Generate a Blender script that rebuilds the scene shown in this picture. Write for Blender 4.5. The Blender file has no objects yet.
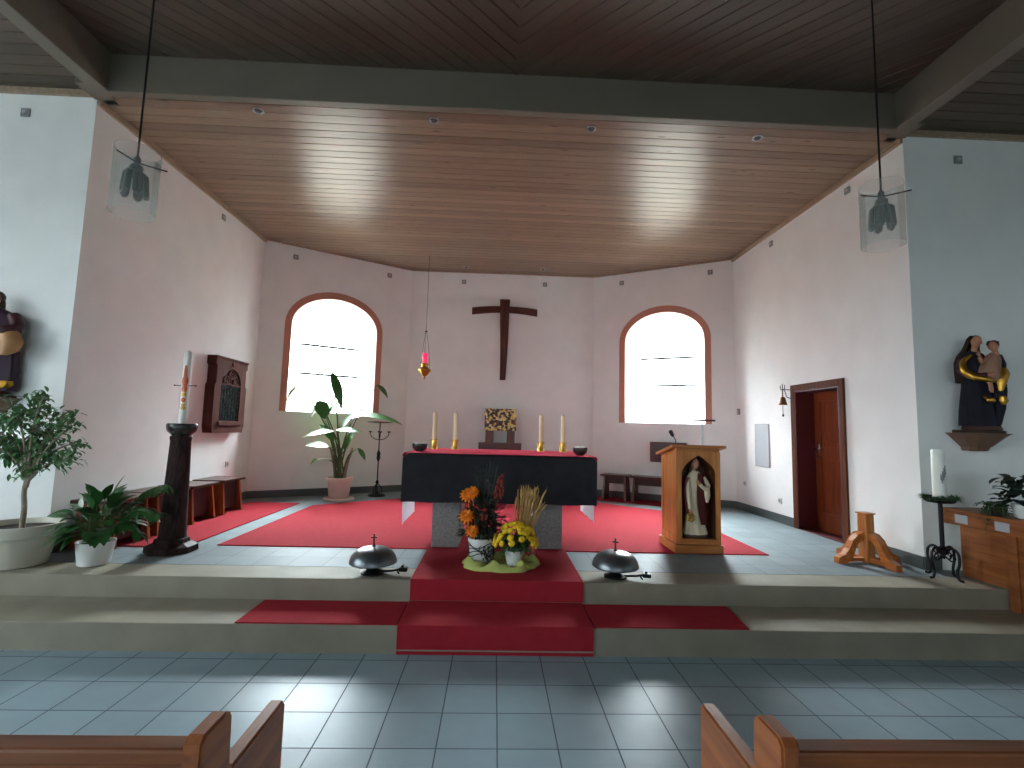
import bpy, bmesh, math, random
from mathutils import Vector, Matrix, noise as mnoise
from math import pi, sin, cos, radians, sqrt

random.seed(11)
SC = bpy.context.scene
COL = SC.collection

# ------------------------------------------------------------------ camera
EYE = 1.57
yaw, pitch, roll = 0.03355682, 0.09409641, 0.02644324
fwd = Vector((sin(yaw)*cos(pitch), cos(yaw)*cos(pitch), sin(pitch)))
right = Vector((cos(yaw), -sin(yaw), 0))
up = right.cross(fwd)
r2 = right*cos(roll) + up*sin(roll)
u2 = up*cos(roll) - right*sin(roll)
cd = bpy.data.cameras.new('camera')
cam = bpy.data.objects.new('camera', cd)
COL.objects.link(cam)
M = Matrix((r2, u2, -fwd)).transposed().to_4x4()
M.translation = (0, 0, EYE)
cam.matrix_world = M
cd.sensor_width = 36
cd.lens = 36*485/1024
cd.clip_start = 0.05
SC.camera = cam

# ------------------------------------------------------------------ view, world
SC.view_settings.view_transform = 'Standard'
SC.view_settings.look = 'None'
SC.view_settings.gamma = 1
SC.view_settings.use_curve_mapping = False
SC.view_settings.exposure = 0.34
try:
    SC.cycles.use_denoising = True
    SC.cycles.max_bounces = 10
    SC.cycles.diffuse_bounces = 6
    SC.cycles.transparent_max_bounces = 12
    SC.cycles.caustics_reflective = False
    SC.cycles.caustics_refractive = False
    SC.cycles.sample_clamp_indirect = 30
except Exception:
    pass
SKY = 1.0
W = bpy.data.worlds.new('overcast_sky')
SC.world = W
W.use_nodes = True
nt = W.node_tree
nt.nodes.clear()
wo = nt.nodes.new('ShaderNodeOutputWorld')
bg = nt.nodes.new('ShaderNodeBackground')
tc = nt.nodes.new('ShaderNodeTexCoord')
sx = nt.nodes.new('ShaderNodeSeparateXYZ')
nt.links.new(tc.outputs['Generated'], sx.inputs[0])


def wramp(sock, a, b, v0, v1):
    m = nt.nodes.new('ShaderNodeMapRange')
    m.interpolation_type = 'SMOOTHSTEP'
    m.inputs[1].default_value = a
    m.inputs[2].default_value = b
    m.inputs[3].default_value = v0
    m.inputs[4].default_value = v1
    nt.links.new(sock, m.inputs[0])
    return m.outputs[0]


def wmix(fac, c0, c1):
    m = nt.nodes.new('ShaderNodeMix')
    m.data_type = 'RGBA'
    nt.links.new(fac, m.inputs[0])
    for i, c in ((6, c0), (7, c1)):
        if isinstance(c, tuple):
            m.inputs[i].default_value = c
        else:
            nt.links.new(c, m.inputs[i])
    return m.outputs[2]


# overcast sky: brightest beyond the altar where the sun stands behind the cloud, bluer on the left, dim on the right
SUNLOW = (13.0, 15.0, 16.0, 1)
SUNHIGH = (112, 126, 132, 1)
LEFTSKY = (8.4, 10.0, 10.4, 1)
RIGHTSKY = (2.2, 2.5, 2.7, 1)
REARSKY = (4.6, 5.5, 6.0, 1)
side = wmix(wramp(sx.outputs['X'], -0.3, 0.3, 0, 1), LEFTSKY, RIGHTSKY)
sun = wmix(wramp(sx.outputs['Z'], 0.15, 0.65, 0, 1), SUNLOW, SUNHIGH)
side = wmix(wramp(sx.outputs['Y'], -0.8, -0.4, 0, 1), REARSKY, side)
dimr = nt.nodes.new('ShaderNodeMix')
dimr.data_type = 'RGBA'
dimr.blend_type = 'MULTIPLY'
dimr.inputs[0].default_value = 1
nt.links.new(sun, dimr.inputs[6])
nt.links.new(wmix(wramp(sx.outputs['X'], 0.3, 0.8, 0, 1), (1.1, 1.1, 1.1, 1), (0.08, 0.08, 0.08, 1)), dimr.inputs[7])
sky = wmix(wramp(sx.outputs['Y'], 0.0, 0.5, 0, 1), side, dimr.outputs[2])
grd = wmix(wramp(sx.outputs['Y'], 0.0, 0.5, 0, 1), (1.2, 1.3, 1.2, 1), (7, 7, 6, 1))
nt.links.new(wmix(wramp(sx.outputs['Z'], -0.06, 0.03, 0, 1), grd, sky), bg.inputs[0])
bg.inputs[1].default_value = SKY
nt.links.new(bg.outputs[0], wo.inputs[0])


def portal(name, loc, normal, w, h):
    """window portal: guides sky light sampling through a window opening"""
    l = bpy.data.lights.new(name, 'AREA')
    l.shape = 'RECTANGLE'
    l.size = w
    l.size_y = h
    l.cycles.is_portal = True
    o = bpy.data.objects.new(name, l)
    COL.objects.link(o)
    z = -Vector(normal).normalized()          # area light shines along -Z
    x = Vector((0, 0, 1)).cross(z).normalized()
    y = z.cross(x)
    m = Matrix((x, y, z)).transposed().to_4x4()
    m.translation = loc
    o.matrix_world = m
    return o


# ------------------------------------------------------------------ materials
def lin(c):
    out = []
    for v in c:
        v = v/255.0
        out.append(v/12.92 if v <= 0.04045 else ((v+0.055)/1.055)**2.4)
    return (*out, 1)


def mat(name, rgb, rough=0.6, metal=0.0, var=0.0, vscale=6.0, bump=0.0, bscale=40.0, spec=0.5, coat=0.0, sheen=0.0, trans=0.0, stretch=(1, 1, 1)):
    m = bpy.data.materials.new(name)
    m.use_nodes = True
    n = m.node_tree.nodes
    L = m.node_tree.links
    p = n['Principled BSDF']
    c = lin(rgb)
    p.inputs['Base Color'].default_value = c
    p.inputs['Roughness'].default_value = rough
    p.inputs['Metallic'].default_value = metal
    p.inputs['Specular IOR Level'].default_value = spec
    p.inputs['Coat Weight'].default_value = coat
    p.inputs['Sheen Weight'].default_value = sheen
    p.inputs['Transmission Weight'].default_value = trans
    tcn = n.new('ShaderNodeTexCoord')
    mp = n.new('ShaderNodeMapping')
    mp.inputs['Scale'].default_value = stretch
    L.new(tcn.outputs['Object'], mp.inputs[0])
    if var > 0:
        t = n.new('ShaderNodeTexNoise')
        t.inputs['Scale'].default_value = vscale
        t.inputs['Detail'].default_value = 5
        L.new(mp.outputs[0], t.inputs['Vector'])
        r = n.new('ShaderNodeValToRGB')
        r.color_ramp.elements[0].position = 0.3
        r.color_ramp.elements[1].position = 0.7
        r.color_ramp.elements[0].color = tuple(x*(1-var) for x in c[:3]) + (1,)
        r.color_ramp.elements[1].color = tuple(min(1, x*(1+var)) for x in c[:3]) + (1,)
        L.new(t.outputs['Fac'], r.inputs[0])
        L.new(r.outputs[0], p.inputs['Base Color'])
    if bump > 0:
        t2 = n.new('ShaderNodeTexNoise')
        t2.inputs['Scale'].default_value = bscale
        t2.inputs['Detail'].default_value = 4
        L.new(mp.outputs[0], t2.inputs['Vector'])
        b = n.new('ShaderNodeBump')
        b.inputs['Strength'].default_value = bump
        b.inputs['Distance'].default_value = 0.01
        L.new(t2.outputs['Fac'], b.inputs['Height'])
        L.new(b.outputs[0], p.inputs['Normal'])
    return m


def wood(name, a, b, rough=0.35, axis='Z', scale=3.0, coat=0.1, bump=0.08, spec=0.35):
    m = bpy.data.materials.new(name)
    m.use_nodes = True
    n = m.node_tree.nodes
    L = m.node_tree.links
    p = n['Principled BSDF']
    tcn = n.new('ShaderNodeTexCoord')
    mp = n.new('ShaderNodeMapping')
    s = [9, 9, 9]
    s['XYZ'.index(axis)] = 0.8
    mp.inputs['Scale'].default_value = s
    L.new(tcn.outputs['Object'], mp.inputs[0])
    t = n.new('ShaderNodeTexNoise')
    t.inputs['Scale'].default_value = scale
    t.inputs['Detail'].default_value = 6
    t.inputs['Distortion'].default_value = 0.6
    L.new(mp.outputs[0], t.inputs['Vector'])
    r = n.new('ShaderNodeValToRGB')
    r.color_ramp.elements[0].position = 0.32
    r.color_ramp.elements[1].position = 0.68
    r.color_ramp.elements[0].color = lin(a)
    r.color_ramp.elements[1].color = lin(b)
    L.new(t.outputs['Fac'], r.inputs[0])
    L.new(r.outputs[0], p.inputs['Base Color'])
    p.inputs['Roughness'].default_value = rough
    p.inputs['Specular IOR Level'].default_value = spec
    p.inputs['Coat Weight'].default_value = coat
    p.inputs['Coat Roughness'].default_value = 0.25
    bn = n.new('ShaderNodeBump')
    bn.inputs['Strength'].default_value = bump
    bn.inputs['Distance'].default_value = 0.01
    L.new(t.outputs['Fac'], bn.inputs['Height'])
    L.new(bn.outputs[0], p.inputs['Normal'])
    return m


def board_mat(name, a, b, rough, spec=0.5):
    """ceiling boards: UV u runs along a board in metres, v counts boards"""
    m = bpy.data.materials.new(name)
    m.use_nodes = True
    n = m.node_tree.nodes
    L = m.node_tree.links
    p = n['Principled BSDF']
    uv = n.new('ShaderNodeTexCoord')
    sp = n.new('ShaderNodeSeparateXYZ')
    L.new(uv.outputs['UV'], sp.inputs[0])
    fl = n.new('ShaderNodeMath')
    fl.operation = 'FLOOR'
    L.new(sp.outputs['Y'], fl.inputs[0])
    wn = n.new('ShaderNodeTexWhiteNoise')
    wn.noise_dimensions = '1D'
    L.new(fl.outputs[0], wn.inputs['W'])
    mp = n.new('ShaderNodeMapping')
    mp.inputs['Scale'].default_value = (1.2, 9, 1)
    L.new(uv.outputs['UV'], mp.inputs[0])
    t = n.new('ShaderNodeTexNoise')
    t.inputs['Scale'].default_value = 1.6
    t.inputs['Detail'].default_value = 6
    t.inputs['Distortion'].default_value = 0.8
    L.new(mp.outputs[0], t.inputs['Vector'])
    # knots
    mp2 = n.new('ShaderNodeMapping')
    mp2.inputs['Scale'].default_value = (2.2, 1.0, 1)
    L.new(uv.outputs['UV'], mp2.inputs[0])
    vo = n.new('ShaderNodeTexVoronoi')
    vo.inputs['Scale'].default_value = 1.0
    L.new(mp2.outputs[0], vo.inputs['Vector'])
    kr = n.new('ShaderNodeMapRange')
    kr.inputs[1].default_value = 0.05
    kr.inputs[2].default_value = 0.13
    kr.inputs[3].default_value = 0.45
    kr.inputs[4].default_value = 1.0
    L.new(vo.outputs['Distance'], kr.inputs[0])
    ad = n.new('ShaderNodeMath')
    ad.operation = 'MULTIPLY_ADD'
    ad.inputs[1].default_value = 0.35
    L.new(wn.outputs['Value'], ad.inputs[0])
    L.new(t.outputs['Fac'], ad.inputs[2])
    r = n.new('ShaderNodeValToRGB')
    r.color_ramp.elements[0].position = 0.4
    r.color_ramp.elements[1].position = 0.95
    r.color_ramp.elements[0].color = lin(a)
    r.color_ramp.elements[1].color = lin(b)
    L.new(ad.outputs[0], r.inputs[0])
    mu = n.new('ShaderNodeMix')
    mu.data_type = 'RGBA'
    mu.blend_type = 'MULTIPLY'
    mu.inputs[0].default_value = 1
    L.new(r.outputs[0], mu.inputs[6])
    L.new(kr.outputs[0], mu.inputs[7])
    L.new(mu.outputs[2], p.inputs['Base Color'])
    p.inputs['Roughness'].default_value = rough
    p.inputs['Specular IOR Level'].default_value = spec
    bn = n.new('ShaderNodeBump')
    bn.inputs['Strength'].default_value = 0.12
    bn.inputs['Distance'].default_value = 0.01
    L.new(t.outputs['Fac'], bn.inputs['Height'])
    L.new(bn.outputs[0], p.inputs['Normal'])
    return m


def tile_mat(name, rgb, grout, size, ox, oy, rough=0.25, mortar=0.005, spec=0.15):
    m = bpy.data.materials.new(name)
    m.use_nodes = True
    n = m.node_tree.nodes
    L = m.node_tree.links
    p = n['Principled BSDF']
    tcn = n.new('ShaderNodeTexCoord')
    mp = n.new('ShaderNodeMapping')
    mp.inputs['Location'].default_value = (-ox, -oy, 0)
    L.new(tcn.outputs['Object'], mp.inputs[0])
    b = n.new('ShaderNodeTexBrick')
    b.offset = 0
    b.squash = 1
    b.inputs['Scale'].default_value = 1
    b.inputs['Brick Width'].default_value = size
    b.inputs['Row Height'].default_value = size
    b.inputs['Mortar Size'].default_value = mortar
    b.inputs['Mortar Smooth'].default_value = 0.2
    b.inputs['Bias'].default_value = 0
    c = lin(rgb)
    b.inputs['Color1'].default_value = tuple(x*0.93 for x in c[:3]) + (1,)
    b.inputs['Color2'].default_value = tuple(x*1.07 for x in c[:3]) + (1,)
    b.inputs['Mortar'].default_value = lin(grout)
    L.new(mp.outputs[0], b.inputs['Vector'])
    t = n.new('ShaderNodeTexNoise')
    t.inputs['Scale'].default_value = 5
    t.inputs['Detail'].default_value = 4
    L.new(tcn.outputs['Object'], t.inputs['Vector'])
    mm = n.new('ShaderNodeMix')
    mm.data_type = 'RGBA'
    mm.blend_type = 'OVERLAY'
    mm.inputs[0].default_value = 0.12
    L.new(b.outputs['Color'], mm.inputs[6])
    L.new(t.outputs['Fac'], mm.inputs[7])
    L.new(mm.outputs[2], p.inputs['Base Color'])
    mrn = n.new('ShaderNodeMapRange')
    mrn.inputs[3].default_value = rough
    mrn.inputs[4].default_value = 0.8
    L.new(b.outputs['Fac'], mrn.inputs[0])
    L.new(mrn.outputs[0], p.inputs['Roughness'])
    p.inputs['Specular IOR Level'].default_value = spec
    bn = n.new('ShaderNodeBump')
    bn.inputs['Strength'].default_value = 0.4
    bn.inputs['Distance'].default_value = 0.003
    bn.invert = True
    L.new(b.outputs['Fac'], bn.inputs['Height'])
    L.new(bn.outputs[0], p.inputs['Normal'])
    return m


def glass_mat(name, milk=0.25, tint=(235, 245, 245), rough=0.1, gloss=0.12):
    """thin glass: mostly see-through, slightly milky, with a surface reflection"""
    m = bpy.data.materials.new(name)
    m.use_nodes = True
    n = m.node_tree.nodes
    L = m.node_tree.links
    n.clear()
    out = n.new('ShaderNodeOutputMaterial')
    tr = n.new('ShaderNodeBsdfTransparent')
    tr.inputs[0].default_value = lin(tint)
    tl = n.new('ShaderNodeBsdfTranslucent')
    tl.inputs[0].default_value = lin((225, 230, 228))
    df = n.new('ShaderNodeBsdfDiffuse')
    df.inputs[0].default_value = lin((225, 230, 228))
    gl = n.new('ShaderNodeBsdfGlossy')
    gl.inputs['Roughness'].default_value = rough
    a = n.new('ShaderNodeMixShader')
    a.inputs[0].default_value = 0.5
    b = n.new('ShaderNodeMixShader')
    b.inputs[0].default_value = milk
    c = n.new('ShaderNodeMixShader')
    fr = n.new('ShaderNodeLayerWeight')
    fr.inputs[0].default_value = 0.25
    mth = n.new('ShaderNodeMath')
    mth.operation = 'MULTIPLY'
    mth.inputs[1].default_value = gloss*4
    L.new(fr.outputs['Fresnel'], mth.inputs[0])
    L.new(mth.outputs[0], c.inputs[0])
    L.new(tl.outputs[0], a.inputs[1])
    L.new(df.outputs[0], a.inputs[2])
    L.new(tr.outputs[0], b.inputs[1])
    L.new(a.outputs[0], b.inputs[2])
    L.new(b.outputs[0], c.inputs[1])
    L.new(gl.outputs[0], c.inputs[2])
    L.new(c.outputs[0], out.inputs[0])
    return m


MT = {}
MT['plaster'] = mat('white_plaster', (236, 234, 232), 0.9, var=0.03, vscale=3, bump=0.12, bscale=60, spec=0.2)
MT['reveal'] = mat('reveal_plaster', (235, 235, 233), 0.85, spec=0.2)
MT['band'] = mat('terracotta_paint', (200, 138, 118), 0.85, var=0.06, spec=0.2)
MT['trimwood'] = wood('pale_trim_wood', (150, 128, 108), (172, 150, 128), 0.5, 'Y')
MT['beam'] = mat('grey_beam_paint', (110, 100, 88), 0.5, var=0.05, vscale=2)
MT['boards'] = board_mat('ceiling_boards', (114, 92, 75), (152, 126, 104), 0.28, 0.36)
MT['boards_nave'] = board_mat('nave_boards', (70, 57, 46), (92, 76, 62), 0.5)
MT['groove'] = mat('board_groove', (40, 30, 25), 0.9)  # dark colour stands in for the shade in the gaps between boards
MT['tile'] = tile_mat('grey_floor_tiles', (138, 156, 165), (84, 94, 100), 0.302, 0.060, 2.854, 0.36, 0.004)
MT['tile2'] = tile_mat('sanctuary_tiles', (124, 134, 138), (100, 108, 112), 0.302, 0.052, 2.86, 0.55, 0.003, 0.08)
MT['stone'] = mat('step_stone', (146, 139, 125), 0.6, var=0.1, vscale=4, bump=0.05, bscale=90, spec=0.1)
MT['skirt'] = mat('dark_skirting_tile', (78, 82, 82), 0.4, var=0.06)
MT['red'] = mat('red_carpet', (158, 38, 50), 1.0, var=0.07, vscale=14, bump=0.3, bscale=500, spec=0.15)
MT['redcloth'] = mat('red_cloth', (222, 66, 92), 1.0, var=0.03, bump=0.05, bscale=200, spec=0.05)
MT['black'] = mat('charcoal_cloth', (62, 61, 66), 0.92, var=0.12, vscale=9, bump=0.25, bscale=160, spec=0.2)
MT['white'] = mat('white_cloth', (232, 230, 236), 0.85, bump=0.1, bscale=120)
MT['granite'] = mat('grey_granite', (128, 121, 119), 0.6, var=0.28, vscale=70, bump=0.1, bscale=120)
MT['oak'] = wood('oak_wood', (164, 96, 44), (205, 134, 72), 0.35, 'Z', 2.5)
MT['oakx'] = wood('oak_wood_x', (150, 86, 38), (192, 122, 62), 0.35, 'X', 2.5)
MT['oaky'] = wood('oak_wood_y', (158, 84, 38), (200, 120, 58), 0.3, 'Y', 2.5)
MT['parapet'] = wood('parapet_wood', (122, 66, 32), (158, 94, 50), 0.45, 'Y', 2.2, coat=0.05)
MT['ambo_niche'] = wood('dark_niche_wood', (70, 38, 24), (96, 54, 34), 0.5, 'Z', 2.5, coat=0)
MT['pew'] = wood('pew_wood_x', (104, 56, 28), (140, 80, 42), 0.4, 'X', 2.0, coat=0.05)
MT['pewend'] = wood('pew_wood_y', (116, 62, 34), (158, 92, 50), 0.42, 'Y', 2.0, coat=0.03)
MT['mahog'] = wood('reddish_wood', (72, 28, 20), (104, 44, 30), 0.35, 'Z', 2.5)
MT['mahogx'] = wood('reddish_wood_x', (72, 28, 22), (100, 42, 32), 0.3, 'X', 2.5)
MT['dark'] = wood('dark_wood', (52, 24, 20), (78, 38, 30), 0.3, 'Y', 2.5)
MT['stooldark'] = wood('dark_stool_wood', (38, 18, 16), (56, 28, 24), 0.45, 'Y', 2.5, coat=0.05)
MT['stoolend'] = wood('stool_end_wood', (120, 62, 34), (152, 84, 46), 0.35, 'Z', 2.5)
MT['crosswood'] = wood('cross_wood', (66, 34, 28), (96, 52, 42), 0.6, 'Z', 2.5, coat=0, bump=0.3)
MT['crosswoodx'] = wood('cross_wood_x', (66, 34, 28), (96, 52, 42), 0.6, 'X', 2.5, coat=0, bump=0.3)
MT['door'] = wood('door_wood', (104, 46, 22), (136, 64, 32), 0.32, 'Z', 2.0)
MT['doorframe'] = wood('door_frame_wood', (78, 40, 26), (102, 56, 36), 0.7, 'Z', 2.5, coat=0, spec=0.08)
MT['reddoor'] = mat('red_brown_lining', (84, 24, 26), 0.5, var=0.06)
MT['shrine'] = wood('shrine_wood', (70, 38, 32), (94, 54, 46), 0.8, 'Z', 2.5, coat=0, spec=0.06)
MT['brass'] = mat('brass', (206, 160, 84), 0.28, 1.0, var=0.08, vscale=20)
MT['bronze'] = mat('brown_bronze', (120, 84, 60), 0.45, 0.8)
MT['gold'] = mat('gold_leaf', (190, 142, 60), 0.32, 1.0, var=0.15, vscale=25, bump=0.1, bscale=80)
MT['iron'] = mat('black_iron', (30, 30, 33), 0.45, 0.7, bump=0.1, bscale=90)
MT['steel'] = mat('brushed_steel', (170, 172, 174), 0.25, 1.0)
MT['bell'] = mat('pewter_bell', (112, 116, 120), 0.34, 0.85, var=0.1, vscale=12)
MT['rubber'] = mat('black_plastic', (22, 22, 24), 0.45)
MT['grey'] = mat('grey_plastic', (138, 138, 136), 0.5)
MT['whiteplastic'] = mat('white_plastic', (214, 214, 212), 0.4)
MT['panelgrey'] = mat('grey_metal_plate', (176, 178, 184), 0.45, 0.0, var=0.03)
MT['wax'] = mat('cream_wax', (238, 220, 178), 0.5, spec=0.4)
MT['waxwhite'] = mat('white_wax', (236, 234, 226), 0.5, spec=0.4)
MT['orange'] = mat('orange_wax', (206, 96, 52), 0.5)
MT['goldwax'] = mat('gold_wax', (190, 150, 66), 0.4, 0.5)
MT['marble'] = mat('dark_red_marble', (52, 34, 34), 0.6, var=0.6, vscale=14, spec=0.15, stretch=(2.5, 2.5, 0.7))
MT['marble_top'] = mat('black_marble', (46, 44, 42), 0.25, var=0.4, vscale=18)
MT['potbeige'] = mat('beige_planter', (206, 200, 184), 0.45, var=0.03)
MT['potwhite'] = mat('white_ceramic', (226, 226, 224), 0.3)
MT['potpink'] = mat('pale_terracotta_pot', (206, 180, 168), 0.6, var=0.04)
MT['soil'] = mat('potting_soil', (44, 32, 24), 0.95, var=0.3, vscale=60, bump=0.6, bscale=90)
MT['leaf'] = mat('ficus_leaf', (84, 122, 78), 0.4, var=0.35, vscale=5)
MT['leafd'] = mat('dark_leaf', (50, 92, 46), 0.35, var=0.35, vscale=6)
MT['leafp'] = mat('palm_leaf', (62, 110, 52), 0.3, var=0.3, vscale=6)
MT['leafb'] = mat('blackish_leaf', (32, 44, 36), 0.4, var=0.35, vscale=9)
MT['leafg'] = mat('trailing_leaf', (56, 92, 54), 0.5, var=0.4, vscale=14)
MT['bark'] = mat('pale_bark', (140, 126, 110), 0.85, var=0.3, vscale=18, bump=0.4, bscale=50)
MT['stem'] = mat('green_stem', (70, 84, 44), 0.6, var=0.2)
MT['flowor'] = mat('orange_petal', (236, 128, 20), 0.6, var=0.2, vscale=30)
MT['flowye'] = mat('yellow_petal', (226, 184, 22), 0.6, var=0.25, vscale=40)
MT['flowre'] = mat('rust_red_petal', (128, 42, 28), 0.7, var=0.3, vscale=40)
MT['spathe'] = mat('white_spathe', (232, 234, 224), 0.5)
MT['wheat'] = mat('dry_wheat', (196, 156, 98), 0.75, var=0.25, vscale=30)
MT['greencloth'] = mat('lime_cloth', (180, 186, 104), 0.8, var=0.12, vscale=9)
MT['twine'] = mat('dark_twine', (52, 58, 48), 0.9)
MT['skin'] = mat('painted_skin', (186, 128, 98), 0.5, var=0.06)
MT['skindark'] = mat('carved_skin', (160, 106, 82), 0.5, var=0.1)
MT['hair'] = mat('brown_hair', (62, 40, 30), 0.6, bump=0.5, bscale=60)
MT['navy'] = mat('navy_paint', (28, 27, 38), 0.7, var=0.2, vscale=8, spec=0.2)
MT['maroon'] = mat('maroon_paint', (66, 24, 34), 0.5, var=0.2, vscale=8)
MT['purple'] = mat('purple_paint', (58, 30, 52), 0.5, var=0.2, vscale=8)
MT['tan'] = mat('tan_paint', (172, 122, 78), 0.5, var=0.15, vscale=10)
MT['robe'] = mat('cream_robe', (214, 196, 166), 0.6, var=0.08, vscale=10)
MT['cloak'] = mat('dark_red_cloak', (110, 36, 34), 0.55, var=0.15, vscale=10)
MT['child'] = mat('child_robe', (150, 108, 88), 0.55, var=0.12)
MT['corbelwood'] = mat('brown_corbel_paint', (116, 84, 66), 0.55, var=0.12)
MT['basewood'] = mat('brown_base', (70, 44, 34), 0.5, var=0.15)
MT['redglass'] = mat('red_glass', (220, 30, 84), 0.15, trans=0.4)
_p = MT['redglass'].node_tree.nodes['Principled BSDF']      # the eternal light burns inside
_p.inputs['Emission Color'].default_value = lin((235, 30, 100))
_p.inputs['Emission Strength'].default_value = 0.7
MT['bulb'] = mat('grey_bulb', (74, 80, 76), 0.35, var=0.1)
MT['window_glass'] = glass_mat('window_glass', 0.0, (252, 253, 253), 0.05, 0.03)
MT['lamp_glass'] = glass_mat('lamp_glass', 0.22, (244, 246, 245), 0.2, 0.10)
MT['lens'] = glass_mat('clear_acrylic', 0.08, (235, 240, 240), 0.05, 0.15)
MT['wframe'] = mat('white_window_frame', (225, 226, 226), 0.5)
MT['bar'] = mat('grey_glazing_bar', (120, 122, 122), 0.5, 0.3)
MT['grille'] = mat('green_black_grille', (30, 42, 42), 0.9, 0.0, var=0.2, vscale=20, spec=0.03)
MT['dim_pane'] = glass_mat('dim_pane_glass', 0.35, (150, 165, 160), 0.1, 0.05)  # unseen right-hand pane, tint added to weaken daylight from that side


def mosaic_mat():
    m = bpy.data.materials.new('gold_enamel_mosaic')
    m.use_nodes = True
    n = m.node_tree.nodes
    L = m.node_tree.links
    p = n['Principled BSDF']
    tcn = n.new('ShaderNodeTexCoord')
    mp = n.new('ShaderNodeMapping')
    mp.inputs['Scale'].default_value = (1, 1, 1)
    L.new(tcn.outputs['Object'], mp.inputs[0])
    v = n.new('ShaderNodeTexVoronoi')
    v.distance = 'CHEBYCHEV'
    v.inputs['Scale'].default_value = 22
    L.new(mp.outputs[0], v.inputs['Vector'])
    sp = n.new('ShaderNodeSeparateColor')
    L.new(v.outputs['Color'], sp.inputs[0])
    r = n.new('ShaderNodeValToRGB')
    r.color_ramp.interpolation = 'CONSTANT'
    e = r.color_ramp.elements
    e[0].position = 0
    e[0].color = lin((60, 46, 42))
    e[1].position = 0.4
    e[1].color = lin((212, 172, 96))
    for pos, c in ((0.62, (86, 74, 84)), (0.72, (226, 196, 132)), (0.9, (120, 52, 40))):
        x = e.new(pos)
        x.color = lin(c)
    L.new(sp.outputs[0], r.inputs[0])
    L.new(r.outputs[0], p.inputs['Base Color'])
    p.inputs['Roughness'].default_value = 0.4
    p.inputs['Metallic'].default_value = 0.3
    return m


MT['mosaic'] = mosaic_mat()


# ------------------------------------------------------------------ mesh helpers
def NB():
    return bmesh.new()


def box(bm, x0, x1, y0, y1, z0, z1, bev=0.0, M=None):
    vs = [bm.verts.new(Vector(c)) for c in ((x0, y0, z0), (x1, y0, z0), (x1, y1, z0), (x0, y1, z0), (x0, y0, z1), (x1, y0, z1), (x1, y1, z1), (x0, y1, z1))]
    fs = [bm.faces.new([vs[i] for i in q]) for q in ((0, 3, 2, 1), (4, 5, 6, 7), (0, 1, 5, 4), (1, 2, 6, 5), (2, 3, 7, 6), (3, 0, 4, 7))]
    geo = vs
    if bev > 0:
        es = list({e for f in fs for e in f.edges})
        res = bmesh.ops.bevel(bm, geom=es, offset=bev, segments=2, affect='EDGES', profile=0.5)
        geo = list({v for f in res['faces'] for v in f.verts} | {v for v in vs if v.is_valid})
    if M is not None:
        bmesh.ops.transform(bm, matrix=M, verts=geo)
    return geo


def loft(bm, rings, cap=True, closed=True):
    """rings: list of lists of points, same count"""
    rv = [[bm.verts.new(Vector(p)) for p in r] for r in rings]
    n = len(rv[0])
    for a, b in zip(rv[:-1], rv[1:]):
        for i in range(n if closed else n-1):
            j = (i+1) % n
            bm.faces.new((a[i], a[j], b[j], b[i]))
    if cap:
        bm.faces.new(list(reversed(rv[0])))
        bm.faces.new(rv[-1])
    return rv


def ring(cx, cy, z, rx, ry, n=24, fold=0.0, k=7, ph=0.0, tilt=(0, 0)):
    out = []
    for i in range(n):
        a = 2*pi*i/n
        f = 1+fold*cos(k*a+ph)+fold*0.5*cos((k+3)*a+1.7*ph)
        x, y = rx*cos(a)*f, ry*sin(a)*f
        out.append((cx+x, cy+y, z+tilt[0]*x+tilt[1]*y))
    return out


def lathe(bm, prof, n=32, cx=0, cy=0, cz=0, cap=True):
    return loft(bm, [[(cx+r*cos(2*pi*i/n), cy+r*sin(2*pi*i/n), cz+z) for i in range(n)] for r, z in prof], cap)


def tube(bm, pts, rad, n=8, cap=True):
    pts = [Vector(p) for p in pts]
    if not isinstance(rad, (list, tuple)):
        rad = [rad]*len(pts)
    rings = []
    ref = None
    for i, p in enumerate(pts):
        d = (pts[min(i+1, len(pts)-1)]-pts[max(i-1, 0)]).normalized()
        if ref is None:
            ref = Vector((0, 0, 1)) if abs(d.z) < 0.9 else Vector((1, 0, 0))
        a = (ref-d*ref.dot(d)).normalized()
        ref = a
        b = d.cross(a)
        rings.append([p+(a*cos(2*pi*k/n)+b*sin(2*pi*k/n))*rad[i] for k in range(n)])
    return loft(bm, rings, cap)


def ell(bm, c, r, n=14, m=9, M=None):
    rings = []
    for j in range(1, m):
        t = -pi/2+pi*j/m
        rings.append([Vector((r[0]*cos(t)*cos(2*pi*i/n), r[1]*cos(t)*sin(2*pi*i/n), r[2]*sin(t))) for i in range(n)])
    bot, top = Vector((0, 0, -r[2])), Vector((0, 0, r[2]))
    MM = M.to_3x3() if M is not None else Matrix.Identity(3)
    C = Vector(c)
    rv = [[bm.verts.new(C+MM @ p) for p in rg] for rg in rings]
    vb, vt = bm.verts.new(C+MM @ bot), bm.verts.new(C+MM @ top)
    for a, b in zip(rv[:-1], rv[1:]):
        for i in range(n):
            j = (i+1) % n
            bm.faces.new((a[i], a[j], b[j], b[i]))
    for i in range(n):
        j = (i+1) % n
        bm.faces.new((rv[0][j], rv[0][i], vb))
        bm.faces.new((rv[-1][i], rv[-1][j], vt))


def prism(bm, poly, p0, p1, f):
    """extrude a 2D polygon; f(u,v,w) -> xyz, w from p0 to p1"""
    loft(bm, [[f(u, v, p0) for u, v in poly], [f(u, v, p1) for u, v in poly]])


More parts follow.
